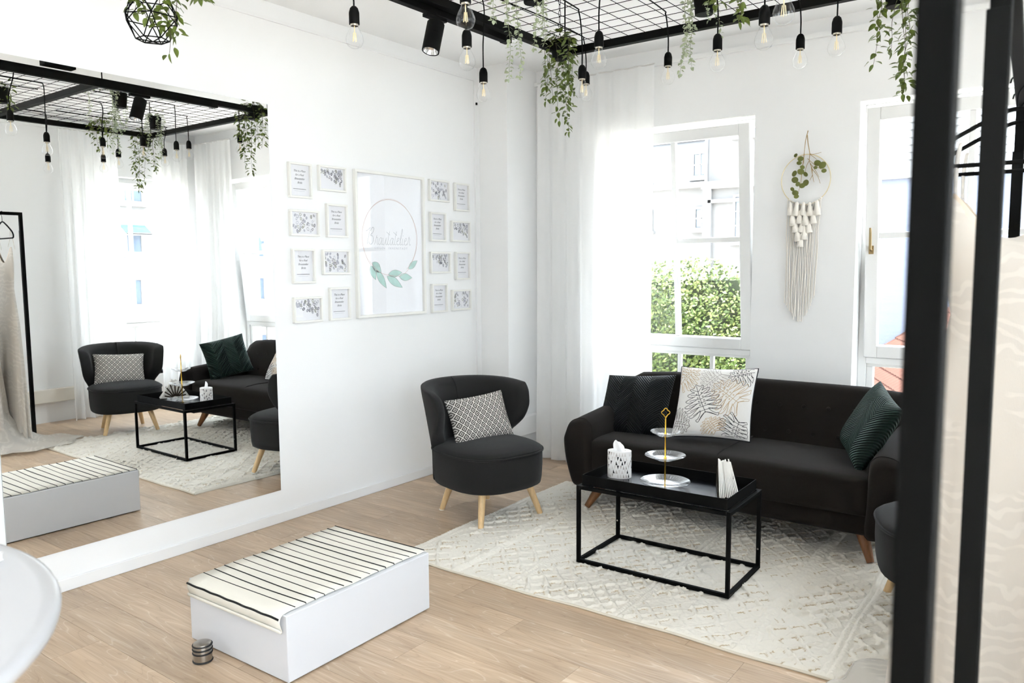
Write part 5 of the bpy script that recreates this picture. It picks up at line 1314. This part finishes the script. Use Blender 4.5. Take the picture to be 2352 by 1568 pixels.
# --- hedge of small leaves in front of it
hg = thing('hedge', 'tall sunlit green hedge outside the window behind the sofa', 'hedge', (-0.4, 8.1, -3.2))
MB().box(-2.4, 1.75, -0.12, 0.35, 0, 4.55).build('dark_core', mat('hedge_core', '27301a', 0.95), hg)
def leaf_cloud():
    R = np.random.default_rng(11); n = 36000
    x = R.uniform(-2.4, 1.8, n); z = R.uniform(2.6, 4.80, n); bulge = 0.13*np.sin(x*2.3+1)+0.10*np.sin(z*3.1+x*1.7)+0.07*np.sin(x*7+z*5)
    topz = 4.72+0.07*np.sin(x*3.1)+0.05*np.sin(x*8+1)
    keep = z < topz; x, z, bulge = x[keep], z[keep], bulge[keep]; n = len(x)
    back = np.clip((z-topz[keep]+0.25)/0.25, 0, 1)
    y = -0.28-bulge+R.uniform(-0.05, 0.06, n)+back*R.uniform(0, 0.35, n)
    s = R.uniform(0.018, 0.031, n)
    d = R.normal(size=(n, 3)); d /= np.linalg.norm(d, axis=1)[:, None]
    nrm = np.stack([R.normal(0, 0.6, n), -0.6+R.normal(0, 0.5, n), 0.7+R.normal(0, 0.5, n)], -1); nrm /= np.linalg.norm(nrm, axis=1)[:, None]
    a = np.cross(d, nrm); a /= np.linalg.norm(a, axis=1)[:, None]; b = np.cross(nrm, a)
    P = np.stack([x, y, z], -1); a *= s[:, None]; b *= (s*0.6)[:, None]
    V = np.stack([P-a, P-b*0.9-a*0.1, P+a, P+b*0.9-a*0.1], 1).reshape(-1, 3)
    me = bpy.data.meshes.new('leaves'); me.vertices.add(len(V)); me.vertices.foreach_set('co', V.astype(np.float32).ravel())
    me.loops.add(n*4); me.loops.foreach_set('vertex_index', np.arange(n*4, dtype=np.int32)); me.polygons.add(n); me.polygons.foreach_set('loop_start', np.arange(n, dtype=np.int32)*4)
    me.update(calc_edges=True)
    at = me.attributes.new('tone', 'FLOAT', 'POINT'); at.data.foreach_set('value', np.repeat(R.random(n), 4).astype(np.float32))
    m = mat('hedge_leaf', '7d8f45', 0.5, spec=0.3); nt = m.node_tree; bs_ = nt.nodes['Principled BSDF']
    an = nt.nodes.new('ShaderNodeAttribute'); an.attribute_name = 'tone'; rp = nt.nodes.new('ShaderNodeValToRGB'); e = rp.color_ramp.elements
    e[0].color = lin('36461f'); e[1].color = lin('7d8650'); x_ = e.new(0.6); x_.color = lin('54642f')
    nt.links.new(an.outputs['Fac'], rp.inputs['Fac']); nt.links.new(rp.outputs[0], bs_.inputs['Base Color'])
    me.materials.append(m); o = bpy.data.objects.new('leaves', me); COL.objects.link(o); o.parent = hg; o['kind'] = 'stuff'
leaf_cloud()

# --- rendered house (through the right window)
h3 = thing('rendered_house', 'pale blue-white rendered house with boarded gable outside the right window', 'building', (4.0, 16.15, -3.2))
MB().box(-4.2, 5.0, 0, 6, 0, 6.35).build('rendered_wall', mat('pale_blue_roughcast', '676c78', 0.95, spec=0.05, bump=1.0, bscale=26), h3)
MB().box(-4.24, 5.0, -0.10, 0.0, 6.30, 6.50).build('string_course', WPAINT, h3)
bd_me = MB().add([(-4.2, 0.0, 0), (5.0, 0.0, 0), (5.0, -0.05, 0), (-4.2, -0.05, 0), (-4.2, -0.016, 0.135), (5.0, -0.016, 0.135), (5.0, 0.0, 0.135), (-4.2, 0.0, 0.135)], [(0, 1, 2, 3), (3, 2, 5, 4), (4, 5, 6, 7), (0, 7, 6, 1), (0, 3, 4, 7), (1, 6, 5, 2)]).mesh('board')
fix_normals(bd_me); bd_me.materials.append(WPAINT)
for k in range(22): inst('board', bd_me, h3, Matrix.Translation((0, -0.004, 6.50+0.135*k)))
MB().box(-4.2, 5.0, 0.0, 6, 6.35, 9.60).build('gable_wall', STUC, h3)
# tiled roof of its lean-to
tr_ = thing('tiled_roof', 'red-brown clay tiled roof below the right window', 'roof', (0.643, 16.15, -0.01))
sx_, sy_ = 0.71, 0.30
dn = unit(np.array((-sx_, -sy_, -(sx_**2+sy_**2)))); al = unit(np.cross((0, 0, 1), dn)); nr = unit(np.cross(dn, al)); nr = nr if nr[2] > 0 else -nr
TILE = mat('clay_roof_tile', '543b33', 0.85, spec=0.1, var=0.22, vscale=2.2)
tm = MB(); P = np.zeros((7, 2, 3))
for i in range(7):
    u = i/6; P[i, 0] = (u*0.17, 0, 0.034*math.sin(PI*u)+0.018); P[i, 1] = (u*0.17, 0.23, 0.034*math.sin(PI*u)-0.004)
Pb = P.copy(); Pb[:, :, 2] -= 0.014
rings = [[tuple(P[i, 0]) for i in range(7)]+[tuple(Pb[i, 0]) for i in range(6, -1, -1)], [tuple(P[i, 1]) for i in range(7)]+[tuple(Pb[i, 1]) for i in range(6, -1, -1)]]
tm.loft(rings); t_me = tm.mesh('tile'); fix_normals(t_me); t_me.materials.append(TILE); t_me.shade_smooth(); t_me.set_sharp_from_angle(angle=math.radians(40))
if al[1] > 0: al = -al
# local tile axes: x along the row (al), y up the slope (-dn), z normal
ux = al; uy = -dn; uz = np.cross(ux, uy)
if uz[2] < 0: ux = -ux; uz = np.cross(ux, uy)
for i in range(-30, 31):
    for j in range(-16, 17):
        o_ = ux*(i*0.17)+uy*(j*0.215)
        if o_[1] > -0.16 or o_[1] < -4.3 or o_[0] < -0.35 or o_[0] > 1.55: continue
        inst('tile', t_me, tr_, frame_mat(ux, uy, uz, o_))
bmq = MB(); A_ = [(-0.55, -4.5), (1.85, -4.5), (1.85, -0.12), (-0.55, -0.12)]
top_ = [(a, b_, sx_*a+sy_*b_-0.03) for a, b_ in A_]; bmq.loft([[(a, b_, -3.15) for a, b_ in A_], top_]); bmq.build('lean_to', STUC, tr_)

# --- house across the street (seen in the mirror through the side window)
h4 = thing('street_house', 'cream street house with a green awning seen through the mirrored side window', 'building', (12.0, 8.5, -3.2))
MB().box(0, 8, -6, 8, 0, 11).build('facade', mat('cream_render', '908e8a', 0.9), h4)
MB().box(-0.12, 0, -6, 8, 5.78, 5.92).build('string_course', WPAINT, h4)
ax_ = (0, -1, 0)
for k, y in enumerate((-3.5, -2.0, 0.02, 1.5, 3.0)):
    house_window(h4, (0, y, 6.05), ax_, 0.46, 0.85); house_window(h4, (0, y-0.05, 4.95), ax_, 0.40, 0.55, (1, 1)); house_window(h4, (0, y-0.10, 3.95), ax_, 0.34, 0.60, (1, 1)); house_window(h4, (0, y-0.05, 2.0), ax_, 0.5, 1.2, (2, 2))
aw = MB(); aw.add([(-0.02, -0.50, 5.62), (-0.02, 0.02, 5.62), (-0.30, 0.02, 5.44), (-0.30, -0.50, 5.44), (-0.02, -0.50, 5.60), (-0.02, 0.02, 5.60), (-0.30, 0.02, 5.42), (-0.30, -0.50, 5.42)], [(0, 1, 2, 3), (4, 7, 6, 5), (0, 3, 7, 4), (1, 5, 6, 2), (3, 2, 6, 7), (0, 4, 5, 1)])
aw.build('awning', mat('green_awning_cloth', '3d8a74', 0.8), h4)
MB().box(-0.30, -0.27, -0.50, 0.02, 5.40, 5.45).build('awning_bar', WPAINT, h4)
MB().box(-0.18, 0, -0.42, 0.0, 3.83, 3.94).build('flower_box', mat('tan_flower_box', 'd8c2a4', 0.8), h4)
MB().box(-0.25, 0, -6, 8, 10.9, 11.2).build('eaves', WPAINT, h4)
